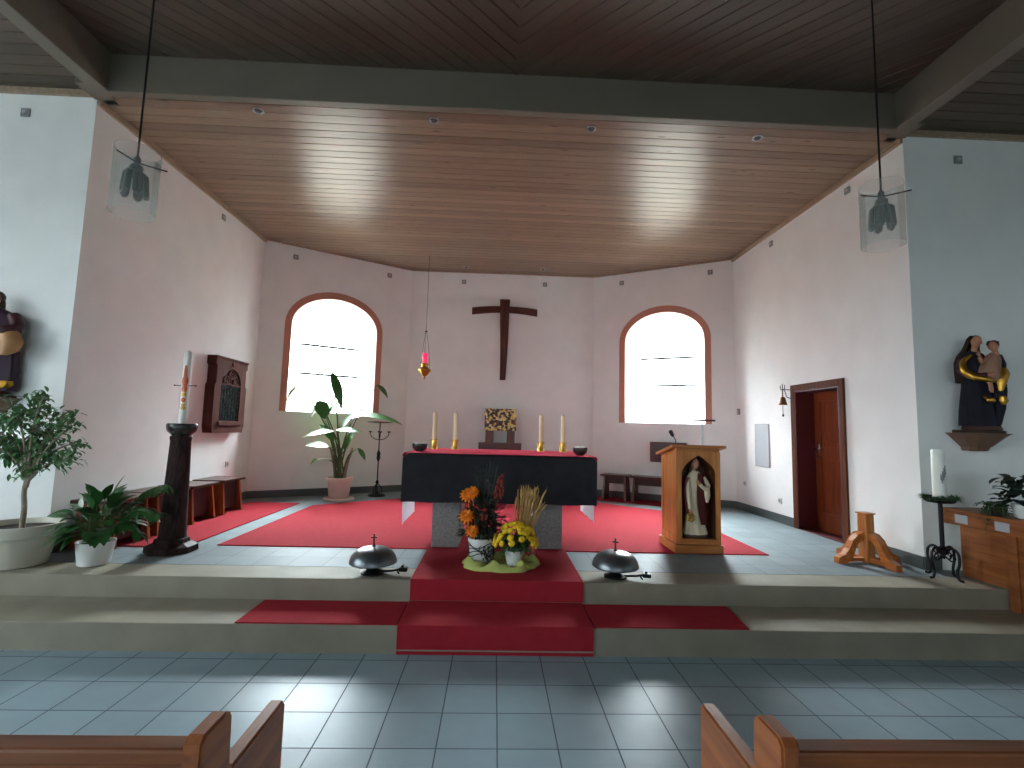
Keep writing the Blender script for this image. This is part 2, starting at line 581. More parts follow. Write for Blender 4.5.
def holed(bm, outer, holes, f, w0, w1):
    """flat slab with holes: f(u,v,w)"""
    def loop(poly, w):
        vs = [bm.verts.new(Vector(f(u, v, w))) for u, v in poly]
        return vs, [bm.edges.new((vs[i], vs[(i+1) % len(vs)])) for i in range(len(vs))]
    sides = []
    for w in (w0, w1):
        es = []
        loops = []
        for poly in [outer]+holes:
            vs, e = loop(poly, w)
            es += e
            loops.append(vs)
        bmesh.ops.triangle_fill(bm, use_beauty=True, use_dissolve=False, edges=es)
        sides.append(loops)
    for a, b in zip(*sides):
        n = len(a)
        for i in range(n):
            j = (i+1) % n
            bm.faces.new((a[i], a[j], b[j], b[i]))


def arch(u0, u1, v0, vs, vt, n=20):
    """flat-headed arch outline, counter-clockwise from the bottom left"""
    c, a = (u0+u1)/2, (u1-u0)/2
    pts = [(u0, v0), (u1, v0)]
    for i in range(n+1):
        t = pi*i/n
        pts.append((c+a*cos(t), vs+(vt-vs)*sin(t)))
    return pts


def leaf(bm, base, d, upv, length, width, bend=0.5, n=4, fold=0.25, prof=None):
    d = Vector(d).normalized()
    s = d.cross(Vector(upv))
    if s.length < 1e-3:
        s = d.cross(Vector((1, 0, 0)))
    s.normalize()
    u = s.cross(d).normalized()
    p = Vector(base)
    rows = []
    for i in range(n+1):
        t = i/n
        w = width*0.5*(prof(t) if prof else (sin(pi*min(1, t*0.93+0.04))**0.8))
        ang = bend*t
        dd = d*cos(ang)-u*sin(ang)
        uu = u*cos(ang)+d*sin(ang)
        if i > 0:
            p = p+dd*(length/n)
        rows.append((bm.verts.new(p-s*w+uu*w*fold), bm.verts.new(p), bm.verts.new(p+s*w+uu*w*fold)))
    for a, b in zip(rows[:-1], rows[1:]):
        bm.faces.new((a[0], a[1], b[1], b[0]))
        bm.faces.new((a[1], a[2], b[2], b[1]))


def obj(name, bm, m, parent=None, smooth=False, angle=40, keepn=False):
    if not keepn:
        bmesh.ops.recalc_face_normals(bm, faces=bm.faces)
    me = bpy.data.meshes.new(name)
    bm.to_mesh(me)
    bm.free()
    for mm in (m if isinstance(m, (list, tuple)) else [m]):
        me.materials.append(MT[mm] if isinstance(mm, str) else mm)
    if smooth:
        me.shade_smooth()
        try:
            me.set_sharp_from_angle(angle=radians(angle))
        except Exception:
            pass
    o = bpy.data.objects.new(name, me)
    COL.objects.link(o)
    if parent is not None:
        o.parent = parent
    return o


def tag(o, label, cat, group=None, kind=None):
    if label:
        o['label'] = label
    if cat:
        o['category'] = cat
    if group:
        o['group'] = group
    if kind:
        o['kind'] = kind
    return o


def thing(name, label, cat, loc=(0, 0, 0), rz=0.0, group=None):
    o = bpy.data.objects.new(name, None)
    o.empty_display_size = 0.1
    COL.objects.link(o)
    o.location = loc
    o.rotation_euler = (0, 0, rz)
    return tag(o, label, cat, group)


def struct(name, bm, m, parent=None, **k):
    o = obj(name, bm, m, parent, **k)
    if parent is None:
        o['kind'] = 'structure'
    return o


def sempty(name, label=None):
    o = bpy.data.objects.new(name, None)
    COL.objects.link(o)
    o['kind'] = 'structure'
    if label:
        o['label'] = label
    return o


def dup(root, loc=None, rz=None, label=None, group=None):
    r = root.copy()
    COL.objects.link(r)
    if loc is not None:
        r.location = loc
    if rz is not None:
        r.rotation_euler = (0, 0, rz)
    if label:
        r['label'] = label
    if group:
        r['group'] = group

    def kids(src, dst):
        for ch in list(src.children):
            c = ch.copy()
            COL.objects.link(c)
            c.parent = dst
            kids(ch, c)
    kids(root, r)
    return r


def curve_pts(ctrl, n=12):
    """Catmull-Rom through control points"""
    P = [Vector(p) for p in ctrl]
    P = [P[0]*2-P[1]]+P+[P[-1]*2-P[-2]]
    out = []
    for i in range(1, len(P)-2):
        for k in range(n):
            t = k/n
            a, b, c, d = P[i-1:i+3]
            out.append(0.5*((2*b)+(c-a)*t+(2*a-5*b+4*c-d)*t*t+(3*b-a-3*c+d)*t**3))
    out.append(P[-2])
    return out


# ------------------------------------------------------------------ the room
Z1, Z2 = 0.187, 0.352            # first step, sanctuary floor
ZC, ZN, ZI = 4.68, 4.97, 4.75    # sanctuary ceiling, nave ceiling, aisle ceilings
YS1, YS2, YF = 3.55, 4.04, 4.60  # step fronts, front walls
LW, RW = -3.97, 4.12             # sanctuary side walls
AL, BL = (-3.97, 8.10), (-1.72, 9.46)
AR, BR = (1.92, 9.46), (4.12, 8.18)
NX0, NX1, NY0 = -6.8, 7.0, -12.0  # nave

bm = NB()
box(bm, NX0-0.3, NX1+0.3, NY0-0.3, YS1+0.02, -0.15, 0)
struct('floor', bm, 'tile')
bm = NB()
box(bm, NX0, NX1, YS1, YS2+0.02, -0.15, Z1, 0.006)
struct('step', bm, 'stone')
bm = NB()
box(bm, NX0, NX1, YS2, 4.37, -0.15, Z2, 0.006)
struct('step', bm, 'stone')
bm = NB()
box(bm, NX0, NX1, 4.37, 9.9, -0.15, Z2)
struct('floor_sanctuary', bm, 'tile2')


def wall_uv(p0, p1, h0, h1, name, holes=(), thick=0.3, m='plaster', left=0.0, rightx=0.0):
    """wall whose inner face runs p0->p1 (inside on the right hand of travel when thick goes left)"""
    A = Vector((*p0, 0))
    B = Vector((*p1, 0))
    u = (B-A).normalized()
    Ln = (B-A).length
    nrm = Vector((-u.y, u.x, 0))           # outward
    def f(a, z, w):
        q = A+u*a+nrm*w
        return (q.x, q.y, z)
    bm = NB()
    holed(bm, [(-left, h0), (Ln+rightx, h0), (Ln+rightx, h1), (-left, h1)], list(holes), f, 0, thick)
    return struct(name, bm, m), f, u, nrm


# window openings, measured along each apse wall
WIN = {'L': (0.47, 1.95), 'R': (0.63, 2.05)}
WL = arch(0.50, 1.98, 1.785, 3.30, 3.835)
WR = arch(0.63, 2.06, 1.76, 3.30, 3.83)
_, fL, uL, nL = wall_uv(AL, BL, Z2-0.1, ZC+0.1, 'wall_back_left', [WL], 0.4)
_, fR, uR, nR = wall_uv(AR, BR, Z2-0.1, ZC+0.1, 'wall_back_right', [WR], 0.4)
wall_uv(BL, AR, Z2-0.1, ZC+0.1, 'wall_back')
# door opening in the right wall
DY0, DY1, DZ = 5.645, 6.505, 2.20
_, fRW, _, _ = wall_uv(BR, (RW, YF+0.3), Z2-0.1, ZC+0.1, 'wall_right', [[(BR[1]-DY1, Z2+0.002), (BR[1]-DY0, Z2+0.002), (BR[1]-DY0, DZ), (BR[1]-DY1, DZ)]])
wall_uv((LW, YF+0.3), AL, Z2-0.1, ZC+0.1, 'wall_left')
wall_uv((NX0, YF), (LW, YF), -0.1, ZI+0.1, 'wall_front_left')
wall_uv((RW, YF), (NX1, YF), -0.1, ZI+0.1, 'wall_front_right')


# nave side windows (outside the frame, they give the room its daylight)
def rect(a, b, c, d):
    return [(a, c), (b, c), (b, d), (a, d)]


HL = [(0.6, 2.9), (-2.4, -0.2), (-5.2, -3.4)]
HR = [(-1.2, 0.4)]
wall_uv((NX0, NY0), (NX0, YF), -0.1, ZN+0.2, 'wall_nave_left', [rect(a-NY0, b-NY0, 1.3, 3.7) for a, b in HL])
wall_uv((NX1, YF), (NX1, NY0), -0.1, ZN+0.2, 'wall_nave_right', [rect(YF-b, YF-a, 1.5, 3.5) for a, b in HR])
HB = [(-5.0, -2.6), (-1.1, 1.3), (2.8, 5.2)]
wall_uv((NX1, NY0), (NX0, NY0), -0.1, ZN+0.2, 'wall_nave_rear', [rect(NX1-b, NX1-a, 1.4, 3.9) for a, b in HB])
wn = 3
for side, hs, x, z0, z1, pane in (('l', HL, NX0, 1.3, 3.7, 'window_glass'), ('r', HR, NX1, 1.5, 3.5, 'dim_pane')):
    for a, b in hs:
        w = sempty('window_%d' % wn)
        wn += 1
        s = -1 if side == 'l' else 1
        xm = x+s*0.2
        bm = NB()
        holed(bm, rect(a, b, z0, z1), [rect(a+0.06, (a+b)/2-0.02, z0+0.06, z1-0.06), rect((a+b)/2+0.02, b-0.06, z0+0.06, z1-0.06)], lambda p, q, r: (xm+r, p, q), -0.03, 0.03)
        obj('window_frame', bm, 'wframe', w)
        bm = NB()
        box(bm, xm-0.003, xm+0.003, a+0.05, b-0.05, z0+0.05, z1-0.05)
        obj('pane', bm, pane, w)
        portal('daylight_portal', (x+s*0.31, (a+b)/2, (z0+z1)/2), (-s, 0, 0), b-a, z1-z0)


for a, b in HB:  # unseen rear windows, added to brighten risers and front walls from behind
    w = sempty('window_%d' % wn)
    wn += 1
    ym = NY0-0.2
    bm = NB()
    holed(bm, rect(a, b, 1.4, 3.9), [rect(a+0.06, (a+b)/2-0.02, 1.46, 3.84), rect((a+b)/2+0.02, b-0.06, 1.46, 3.84)], lambda p, q, r: (p, ym+r, q), -0.03, 0.03)
    obj('window_frame', bm, 'wframe', w)
    bm = NB()
    box(bm, a+0.05, b-0.05, ym-0.003, ym+0.003, 1.45, 3.85)
    obj('pane', bm, 'window_glass', w)
    portal('daylight_portal', ((a+b)/2, NY0-0.31, 2.65), (0, 1, 0), b-a, 2.5)


def apse_window(name, f, un, nn, A, ring0, u0, u1, z0, zs, zt, sh):
    w = sempty(name)
    # painted band around the opening, sides and head only
    n = 20
    bw = 0.108
    c, a = (u0+u1)/2, (u1-u0)/2
    inner = [(u1, z0)]+[(c+a*cos(pi*i/n), zs+(zt-zs)*sin(pi*i/n)) for i in range(n+1)]+[(u0, z0)]
    outer = [(u1+bw, z0)]+[(c+(a+bw)*cos(pi*i/n), zs+(zt-zs+bw+0.015)*sin(pi*i/n)) for i in range(n+1)]+[(u0-bw, z0)]
    bm = NB()
    for (p, q), (r, s) in zip(zip(inner[:-1], inner[1:]), zip(outer[:-1], outer[1:])):
        vv = {}
        for nm, pt in (('p', p), ('q', q), ('r', r), ('s', s)):
            for k, wd in ((0, -0.012), (1, 0.0)):
                vv[nm+str(k)] = bm.verts.new(f(pt[0], pt[1], wd))
        for fc in (('p0', 'q0', 's0', 'r0'), ('r0', 's0', 's1', 'r1'), ('p0', 'p1', 'q1', 'q0')):
            bm.faces.new([vv[i] for i in fc])
    bmesh.ops.remove_doubles(bm, verts=bm.verts, dist=1e-5)
    obj('surround', bm, 'band', w)
    # splayed reveal
    g = arch(u0+sh[0], u1-sh[1], z0+0.12, zs-0.05, zt-0.20)
    D = 0.42
    bm = NB()
    loft(bm, [[f(x, z, 0.0) for x, z in ring0], [f(x, z, D) for x, z in g]], cap=False)
    obj('reveal', bm, 'reveal', w)
    # frame at the glass
    gi = arch(u0+sh[0]+0.022, u1-sh[1]-0.022, z0+0.14, zs-0.05, zt-0.222)
    bm = NB()
    loft(bm, [[f(x, z, D-0.03) for x, z in g], [f(x, z, D-0.03) for x, z in gi], [f(x, z, D+0.02) for x, z in gi], [f(x, z, D+0.02) for x, z in g]], cap=False)
    obj('window_frame', bm, 'wframe', w)
    for zb, hh in ((3.02, 0.021), (2.49, 0.021), (1.98, 0.011)):
        bm = NB()
        prism(bm, [(u0+sh[0]+0.03, zb-hh), (u1-sh[1]-0.03, zb-hh), (u1-sh[1]-0.03, zb+hh), (u0+sh[0]+0.03, zb+hh)], D-0.02, D+0.005, f)
        obj('glazing_bar', bm, 'bar', w)
    bm = NB()
    bm.faces.new([bm.verts.new(f(x, z, D)) for x, z in gi])
    obj('pane', bm, 'window_glass', w)
    cc = Vector(f(c, (z0+zt)/2, D+0.05))
    portal('daylight_portal', cc, (-nn.x, -nn.y, 0), u1-u0, zt-z0)
    return w


apse_window('window_1', fL, uL, nL, AL, WL, 0.50, 1.98, 1.785, 3.30, 3.835, (0.17, 0.17))
apse_window('window_2', fR, uR, nR, AR, WR, 0.63, 2.06, 1.76, 3.30, 3.83, (0.17, 0.17))


# ceilings of grooved boards
def ceiling_boards(name, strips, m):
    """strips: list of (a0,a1,b0,b1,...) quads given as 4 xy corners p0,p1 (one long side) q1,q0 (other side)"""
    bm = NB()
    uvl = bm.loops.layers.uv.new('uv')
    brd = random.Random(len(strips))
    g = 0.07   # groove share
    for k, (p0, p1, q1, q0, z) in enumerate(strips):
        P0, P1, Q1, Q0 = [Vector((*c, z)) for c in (p0, p1, q1, q0)]
        Ln = (P1-P0).length
        u0 = (k*0.37) % 5
        def row(t, dz):
            return (bm.verts.new(P0.lerp(Q0, t)+Vector((0, 0, dz))), bm.verts.new(P1.lerp(Q1, t)+Vector((0, 0, dz))))
        rows = [(0.0, 0.012), (g/2, 0.012), (g, 0.0), (1.0-0.02, 0.0), (1.0, 0.012)]
        tl = brd.uniform(-0.0016, 0.0016)
        vr = [row(t, dz+tl*(t-0.5)) for t, dz in rows]
        for i in range(len(rows)-1):
            a, b = vr[i], vr[i+1]
            fc = bm.faces.new((a[0], b[0], b[1], a[1]))
            fc.material_index = 1 if i == 0 else 0
            for lp in fc.loops:
                v = lp.vert
                t = rows[i][0] if v in a else rows[i+1][0]
                uu = 0 if v in (a[0], b[0]) else Ln
                lp[uvl].uv = (u0+uu, k+min(0.98, max(0.02, t)))
    # solid back above the boards, so no daylight leaks
    return struct(name, bm, [m, 'groove'], keepn=True)


BW = 0.128
st = []
y = 4.43
while y < 9.75:
    xa, xb = (-3.82, 3.98) if y < YF-0.03 else (LW-0.1, RW+0.1)
    st.append(((xa, y), (xb, y), (xb, y+BW), (xa, y+BW), ZC))
    y += BW
ceiling_boards('ceiling', st, 'boards')
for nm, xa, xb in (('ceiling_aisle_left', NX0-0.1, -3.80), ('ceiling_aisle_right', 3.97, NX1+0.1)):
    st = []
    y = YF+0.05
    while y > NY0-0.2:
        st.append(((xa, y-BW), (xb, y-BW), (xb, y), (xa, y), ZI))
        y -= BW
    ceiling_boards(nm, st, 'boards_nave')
XC = 0.115
st = []
BD = BW*sqrt(2)
for xe, s in ((-3.8, -1), (3.97, 1)):
    w = abs(xe-XC)
    y = NY0-0.3
    while y < 4.45+w+0.1:
        # board runs from the seam back towards the viewer: its seam end lies nearest the altar
        st.append(((XC, y), (xe, y-w), (xe, y-w+BD), (XC, y+BD), ZN))
        y += BD
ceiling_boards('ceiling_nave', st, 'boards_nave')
bm = NB()
box(bm, NX0-0.3, NX1+0.3, NY0-0.3, 4.45, ZN+0.03, ZN+0.2)
struct('roof_slab', bm, 'groove')
bm = NB()
box(bm, NX0-0.3, NX1+0.3, 4.37, 10.0, ZI+0.03, ZN+0.02)
struct('roof_slab', bm, 'groove')
bm = NB()
box(bm, XC-0.012, XC+0.012, NY0, 4.36, ZN-0.008, ZN+0.008)
struct('trim_1', bm, 'boards_nave')

# beams
bm = NB()
box(bm, -3.83, 4.0, 4.36, 4.44, 4.60, ZN+0.03, 0.006)
struct('beam', bm, 'beam')
for x0, x1 in ((-3.82, -3.68), (3.85, 3.98)):
    bm = NB()
    box(bm, x0, x1, NY0, 4.37, 4.60, ZN+0.03, 0.006)
    struct('beam', bm, 'beam')


for x0, x1 in ((LW-0.02, -3.79), (3.95, RW+0.02)):
    bm = NB()
    box(bm, x0, x1, 4.365, YF+0.005, 4.672, ZN+0.02)
    struct('beam', bm, 'beam')


# pale wooden strip where walls meet the ceiling
def strip_run(name, pts, z0, z1, d, m):
    """thin moulding along inner wall faces; pts run with the room on the right-hand side"""
    P = [Vector((*p, 0)) for p in pts]
    offs = []
    for i in range(len(P)):
        dirs = []
        if i > 0:
            dirs.append((P[i]-P[i-1]).normalized())
        if i < len(P)-1:
            dirs.append((P[i+1]-P[i]).normalized())
        ns = [Vector((q.y, -q.x, 0)) for q in dirs]
        b = sum(ns, Vector())
        b.normalize()
        offs.append(b/max(0.4, b.dot(ns[0])))
    bm = NB()
    prof = [(0.0, z0), (d, z0), (d, z1), (0.0, z1)]
    loft(bm, [[(P[i]+offs[i]*a)+Vector((0, 0, z)) for a, z in prof] for i in range(len(P))])
    return struct(name, bm, m)


strip_run('trim_2', [(LW, YF+0.001), AL], ZC-0.06, ZC+0.005, 0.03, 'trimwood')
strip_run('trim_3', [BR, (RW, YF+0.001)], ZC-0.06, ZC+0.005, 0.03, 'trimwood')
strip_run('trim_4', [AL, BL, AR, BR], ZC-0.02, ZC+0.005, 0.02, 'trimwood')
strip_run('trim_5', [(NX0, YF), (LW-0.001, YF)], ZI-0.06, ZI+0.005, 0.03, 'trimwood')
strip_run('trim_6', [(RW+0.001, YF), (NX1, YF)], ZI-0.06, ZI+0.005, 0.03, 'trimwood')
strip_run('baseboard_left', [(LW, YF), AL, BL], Z2, Z2+0.12, 0.015, 'skirt')
strip_run('baseboard_back', [BL, AR], Z2, Z2+0.12, 0.015, 'skirt')
strip_run('baseboard_right', [AR, BR, (RW, DY1+0.09)], Z2, Z2+0.12, 0.015, 'skirt')
strip_run('baseboard_right', [(RW, DY0-0.09), (RW, YF)], Z2, Z2+0.12, 0.015, 'skirt')
strip_run('baseboard_front', [(RW+0.001, YF), (4.28, YF)], Z2, Z2+0.12, 0.015, 'skirt')

# door, set back in the right wall
dr = sempty('door_1')
XL = RW+0.24
bm = NB()
for y0, y1, z0, z1 in ((DY1, DY1+0.085, Z2, DZ+0.085), (DY0-0.085, DY0, Z2, DZ+0.085), (DY0, DY1, DZ, DZ+0.085)):
    box(bm, RW-0.025, RW, y0, y1, z0, z1, 0.005)
obj('door_frame', bm, 'doorframe', dr)
bm = NB()
box(bm, RW-0.02, XL+0.06, DY1-0.02, DY1, Z2+0.003, DZ)
box(bm, RW-0.02, XL+0.06, DY0, DY0+0.02, Z2+0.003, DZ)
box(bm, RW-0.02, XL+0.06, DY0+0.02, DY1-0.02, DZ-0.02, DZ)
box(bm, RW-0.01, XL+0.3, DY0+0.001, DY1-0.001, Z2-0.05, Z2+0.0045)
obj('door_lining', bm, 'reddoor', dr)
bm = NB()
a, b = DY0+0.022, DY1-0.022
holed(bm, rect(a, b, Z2+0.005, DZ-0.022), [rect(a+0.11, b-0.11, Z2+0.24, Z2+0.98), rect(a+0.11, b-0.11, Z2+1.10, DZ-0.14)], lambda p, q, r: (XL+r, p, q), 0, 0.04)
box(bm, XL+0.018, XL+0.035, a+0.10, b-0.10, Z2+0.2, DZ-0.1)
for z0, z1 in ((Z2+0.24, Z2+0.98), (Z2+1.10, DZ-0.14)):
    box(bm, XL+0.008, XL+0.02, a+0.17, b-0.17, z0+0.06, z1-0.06, 0.006)
obj('door_leaf', bm, 'door', dr)
bm = NB()
box(bm, XL-0.008, XL, b-0.085, b-0.045, Z2+0.95, Z2+1.15, 0.003)
tube(bm, [(XL, b-0.065, Z2+1.07), (XL-0.05, b-0.065, Z2+1.07), (XL-0.055, b-0.10, Z2+1.07), (XL-0.05, b-0.19, Z2+1.065)], 0.009, 8)
obj('door_handle', bm, 'steel', dr, smooth=True)


# ------------------------------------------------------------------ carpets
def carpet(name, poly, z, label, cat='carpet', t=0.010, group=None):
    bm = NB()
    loft(bm, [[(x, y, z) for x, y in poly], [(x, y, z+t) for x, y in poly]])
    es = [e for e in bm.edges if all(v.co.z > z+t*0.5 for v in e.verts)]
    bmesh.ops.bevel(bm, geom=es, offset=0.003, segments=2, affect='EDGES')
    return tag(obj(name, bm, 'red'), label, cat, group)


carpet('carpet', [(-2.71, 5.03), (2.86, 5.03), (2.86, 7.55), (1.62, 8.62), (-1.45, 8.55), (-2.71, 7.55)], Z2, 'large red carpet spread on the floor beneath the altar and lectern')
carpet('carpet', [(-3.80, 4.92), (-2.97, 4.92), (-2.97, 7.75), (-3.62, 7.75), (-3.80, 7.6)], Z2, 'narrow red carpet strip under the row of stools by the left wall', group=None)
uR2, nR2 = Vector((uR.x, uR.y)), Vector((-nR.x, -nR.y))
AR2 = Vector(AR)
def wr(a, d):
    return AR2+uR2*a+nR2*d
carpet('carpet', [tuple(wr(a, d)) for a, d in ((0.1, 0.62), (2.1, 0.62), (2.1, 0.06), (0.1, 0.06))], Z2, 'red carpet strip under the low benches below the right window')
# runner with a lip over the steps
bm = NB()
t = 0.010
def runner(x0, x1, yb, yf, ztop, zbot):
    bm = NB()
    prof = [(yb, ztop), (yb, ztop+t), (yf-0.006, ztop+t), (yf-t, ztop+t-0.004), (yf-t, zbot), (yf, zbot), (yf, ztop)]
    loft(bm, [[(x0, a, b) for a, b in prof], [(x1, a, b) for a, b in prof]])
    return bm
o = obj('stair_runner', runner(-0.635, 0.755, 5.028, YS2-0.001, Z2+0.0005, Z1+0.013), 'red')
tag(o, 'upper red runner carpet lying under the flower pots and over the top riser', 'carpet')
o = obj('stair_runner', runner(-0.635, 0.74, YS2-0.014, YS1-0.001, Z1+0.0005, 0.002), 'red')
tag(o, 'lower red runner carpet covering the middle of the bottom step', 'carpet')
bm = NB()
box(bm, -0.635, 0.74, YS1-0.016, YS1-0.0115, 0.028, 0.036)
obj('edging', bm, 'stone', o)
carpet('carpet', [(-1.76, YS1+0.012), (-0.642, YS1+0.012), (-0.642, YS2-0.03), (-1.76, YS2-0.03)], Z1, 'short red carpet strip on the bottom step left of the runner', t=0.008)
carpet('carpet', [(0.747, YS1+0.012), (1.87, YS1+0.012), (1.92, YS2-0.03), (0.747, YS2-0.03)], Z1, 'short red carpet strip on the bottom step right of the runner', t=0.008)
ZK = Z2+0.0105      # top of the carpets

# ------------------------------------------------------------------ altar
al = thing('altar', 'stone altar table on two grey granite legs in the middle of the sanctuary', 'altar', (0.07, 5.4, ZK))
def lx(x): return x-0.07
def ly(y): return y-5.4
def lz(z): return z-ZK
for x0, x1 in ((-0.61, -0.325), (0.435, 0.725)):
    bm = NB()
    box(bm, lx(x0), lx(x1), ly(5.08), ly(5.85), 0.0005, lz(1.215), 0.008)
    obj('leg', bm, 'granite', al)
bm = NB()
box(bm, lx(-0.875), lx(1.015), ly(4.98), ly(6.2), lz(1.215), lz(1.300), 0.008)
obj('tabletop', bm, 'granite', al)


def cloth_sheet(bm, prof, w0, w1, f, t=0.003, nseg=10, wob=0.0):
    """prof: polyline (a,z); extruded along w"""
    for k in range(nseg):
        pass
    cols = []
    for k in range(nseg+1):
        w = w0+(w1-w0)*k/nseg
        cols.append([bm.verts.new(f(a+wob*sin(k*1.9+z*7)*(1 if i not in (0,) else 0)*min(1, max(0, (1.28-z)*4)), w, z)) for i, (a, z) in enumerate(prof)])
    for a, b in zip(cols[:-1], cols[1:]):
        for i in range(len(prof)-1):
            bm.faces.new((a[i], b[i], b[i+1], a[i+1]))
    r = bmesh.ops.solidify(bm, geom=list(bm.faces), thickness=t)
    return r


# white under-cloth hanging down at both ends
bm = NB()
prof = [(-0.895, 0.605), (-0.897, 0.8), (-0.893, 1.0), (-0.890, 1.2), (-0.886, 1.297), (-0.872, 1.3045), (0.0, 1.3045), (1.012, 1.3045), (1.026, 1.297), (1.030, 1.2), (1.033, 1.0), (1.036, 0.8), (1.034, 0.655)]
cloth_sheet(bm, prof, 4.985, 5.75, lambda a, w, z: (a, w, z), 0.002, 10, 0.004)
tag(obj('altar_cloth', bm, 'white', None, smooth=True), 'white altar cloth with long ends hanging below both sides of the altar', 'cloth')
# charcoal frontal
bm = NB()
cols = []
N = 40
x0, x1 = -0.912, 1.056
for k in range(N+1):
    x = x0+(x1-x0)*k/N
    e = min(x-x0, x1-x)
    zt = 1.306-0.035*max(0, 1-e/0.03)**2
    wv = 0.003*sin(k*1.3)+0.002*sin(k*3.1)
    ins = 0.0
    col = [(x, 5.10, zt), (x, 4.972, zt), (x, 4.958, zt-0.010)]
    for j in range(1, 9):
        col.append((x, 4.955+wv*j/8-0.004*(j/8), zt-0.010-(zt-0.010-0.828)*j/8+0.003*sin(k*0.7)*(j == 8)))
    cols.append([bm.verts.new(c) for c in col])
for a, b in zip(cols[:-1], cols[1:]):
    for i in range(len(a)-1):
        bm.faces.new((a[i], b[i], b[i+1], a[i+1]))
# short side returns
bmesh.ops.solidify(bm, geom=list(bm.faces), thickness=0.003)
tag(obj('altar_frontal', bm, 'black', None, smooth=True), 'charcoal cloth frontal hanging across the front of the altar', 'cloth')
bm = NB()
up_ = [(-0.916, 1.275), (-0.914, 1.300), (-0.902, 1.316), (-0.4, 1.3165), (0.0, 1.3165), (0.5, 1.3165), (1.045, 1.316), (1.057, 1.300), (1.060, 1.275)]
lo_ = [(1.0575, 1.275), (1.0545, 1.2985), (1.043, 1.3135), (0.5, 1.3138), (0.0, 1.3138), (-0.4, 1.3138), (-0.900, 1.3135), (-0.9115, 1.2985), (-0.9135, 1.275)]
loft(bm, [[(a, y, z) for a, z in up_+lo_] for y in (4.957, 5.4, 5.8, 6.215)])
tag(obj('altar_runner', bm, 'redcloth', None, smooth=True), 'red cloth lying flat over the top of the altar', 'cloth')
ZA = 1.317

# candles on the altar
def candle_holder(loc, label, grp):
    h = thing('candle_holder', label, 'candle holder', loc, 0, grp)
    bm = NB()
    lathe(bm, [(0.046, 0), (0.046, 0.012), (0.041, 0.02), (0.040, 0.099), (0.046, 0.104), (0.046, 0.116), (0.030, 0.116)], 24)
    obj('cup', bm, 'brass', h, smooth=True)
    bm = NB()
    lathe(bm, [(0.0475, 0.040), (0.048, 0.045), (0.0475, 0.05), (0.040, 0.05)], 24, cap=False)
    obj('band', bm, 'brass', h, smooth=True)
    return h


def candle(loc, h, r, label, grp, m='wax'):
    c = thing('candle', label, 'candle', loc, 0, grp)
    bm = NB()
    lathe(bm, [(r, 0), (r*0.98, h*0.5), (r*0.95, h-0.012), (r*0.8, h-0.004), (r*0.4, h-0.010), (0.004, h-0.011)], 20)
    obj('wax', bm, m, c, smooth=True)
    bm = NB()
    tube(bm, [(0, 0, h-0.012), (0.001, 0, h+0.004), (0.004, 0, h+0.016)], 0.0025, 6)
    obj('wick', bm, 'rubber', c)
    return c


for x, where in ((-0.725, 'outer one on the left half of the altar'), (-0.471, 'inner one on the left half of the altar'), (0.572, 'inner one on the right half of the altar'), (0.842, 'outer one on the right half of the altar')):
    candle_holder((x, 5.95, ZA), 'round brass candle holder, ' + where, 'brass candle holders on the altar')
    candle((x, 5.95, ZA+0.1165), 0.325, 0.027, 'tall cream candle, ' + where, 'cream candles on the altar')

for x, side in ((-0.79, 'left'), (0.93, 'right')):
    b = thing('votive_bowl', 'small dark round candle bowl near the %s end of the altar top' % side, 'bowl', (x, 5.25, ZA), 0, 'dark bowls at the altar ends')
    bm = NB()
    lathe(bm, [(0.035, 0), (0.045, 0.006), (0.072, 0.03), (0.082, 0.065), (0.078, 0.082), (0.070, 0.080), (0.062, 0.05), (0.03, 0.03)], 28)
    obj('bowl', bm, 'marble_top', b, smooth=True)
    bm = NB()
    lathe(bm, [(0.055, 0.0455), (0.056, 0.088), (0.048, 0.093), (0.01, 0.092)], 24)
    obj('wax', bm, 'waxwhite', b, smooth=True)

# tabernacle stele behind the altar, close to the back wall
tb = thing('tabernacle', 'gold and black mosaic tabernacle on two wooden posts behind the altar', 'tabernacle', (0.11, 9.2, Z2))
for x in (-0.20, 0.20):
    bm = NB()
    box(bm, x-0.075, x+0.075, -0.06, 0.06, 0.0005, 1.20, 0.006)
    obj('post', bm, 'mahog', tb)
bm = NB()
box(bm, -0.40, 0.40, -0.10, 0.10, 0.80, 0.97, 0.008)
obj('crossbar', bm, 'mahogx', tb)
bm = NB()
box(bm, -0.29, 0.29, -0.12, 0.16, 1.201, 1.60, 0.006)
obj('casket', bm, 'mahog', tb)
bm = NB()
rnd = random.Random(4)
box(bm, -0.295, 0.295, -0.132, -0.121, 1.195, 1.605)
for i in range(12):
    for j in range(8):
        if rnd.random() < 0.8:
            x, z = -0.285+i*0.0485, 1.203+j*0.05
            d = rnd.uniform(0.002, 0.010)
            box(bm, x, x+0.0485*rnd.choice((0.5, 0.9)), -0.132-d, -0.131, z, z+0.05*rnd.choice((0.4, 0.9)))
obj('mosaic_front', bm, 'mosaic', tb)

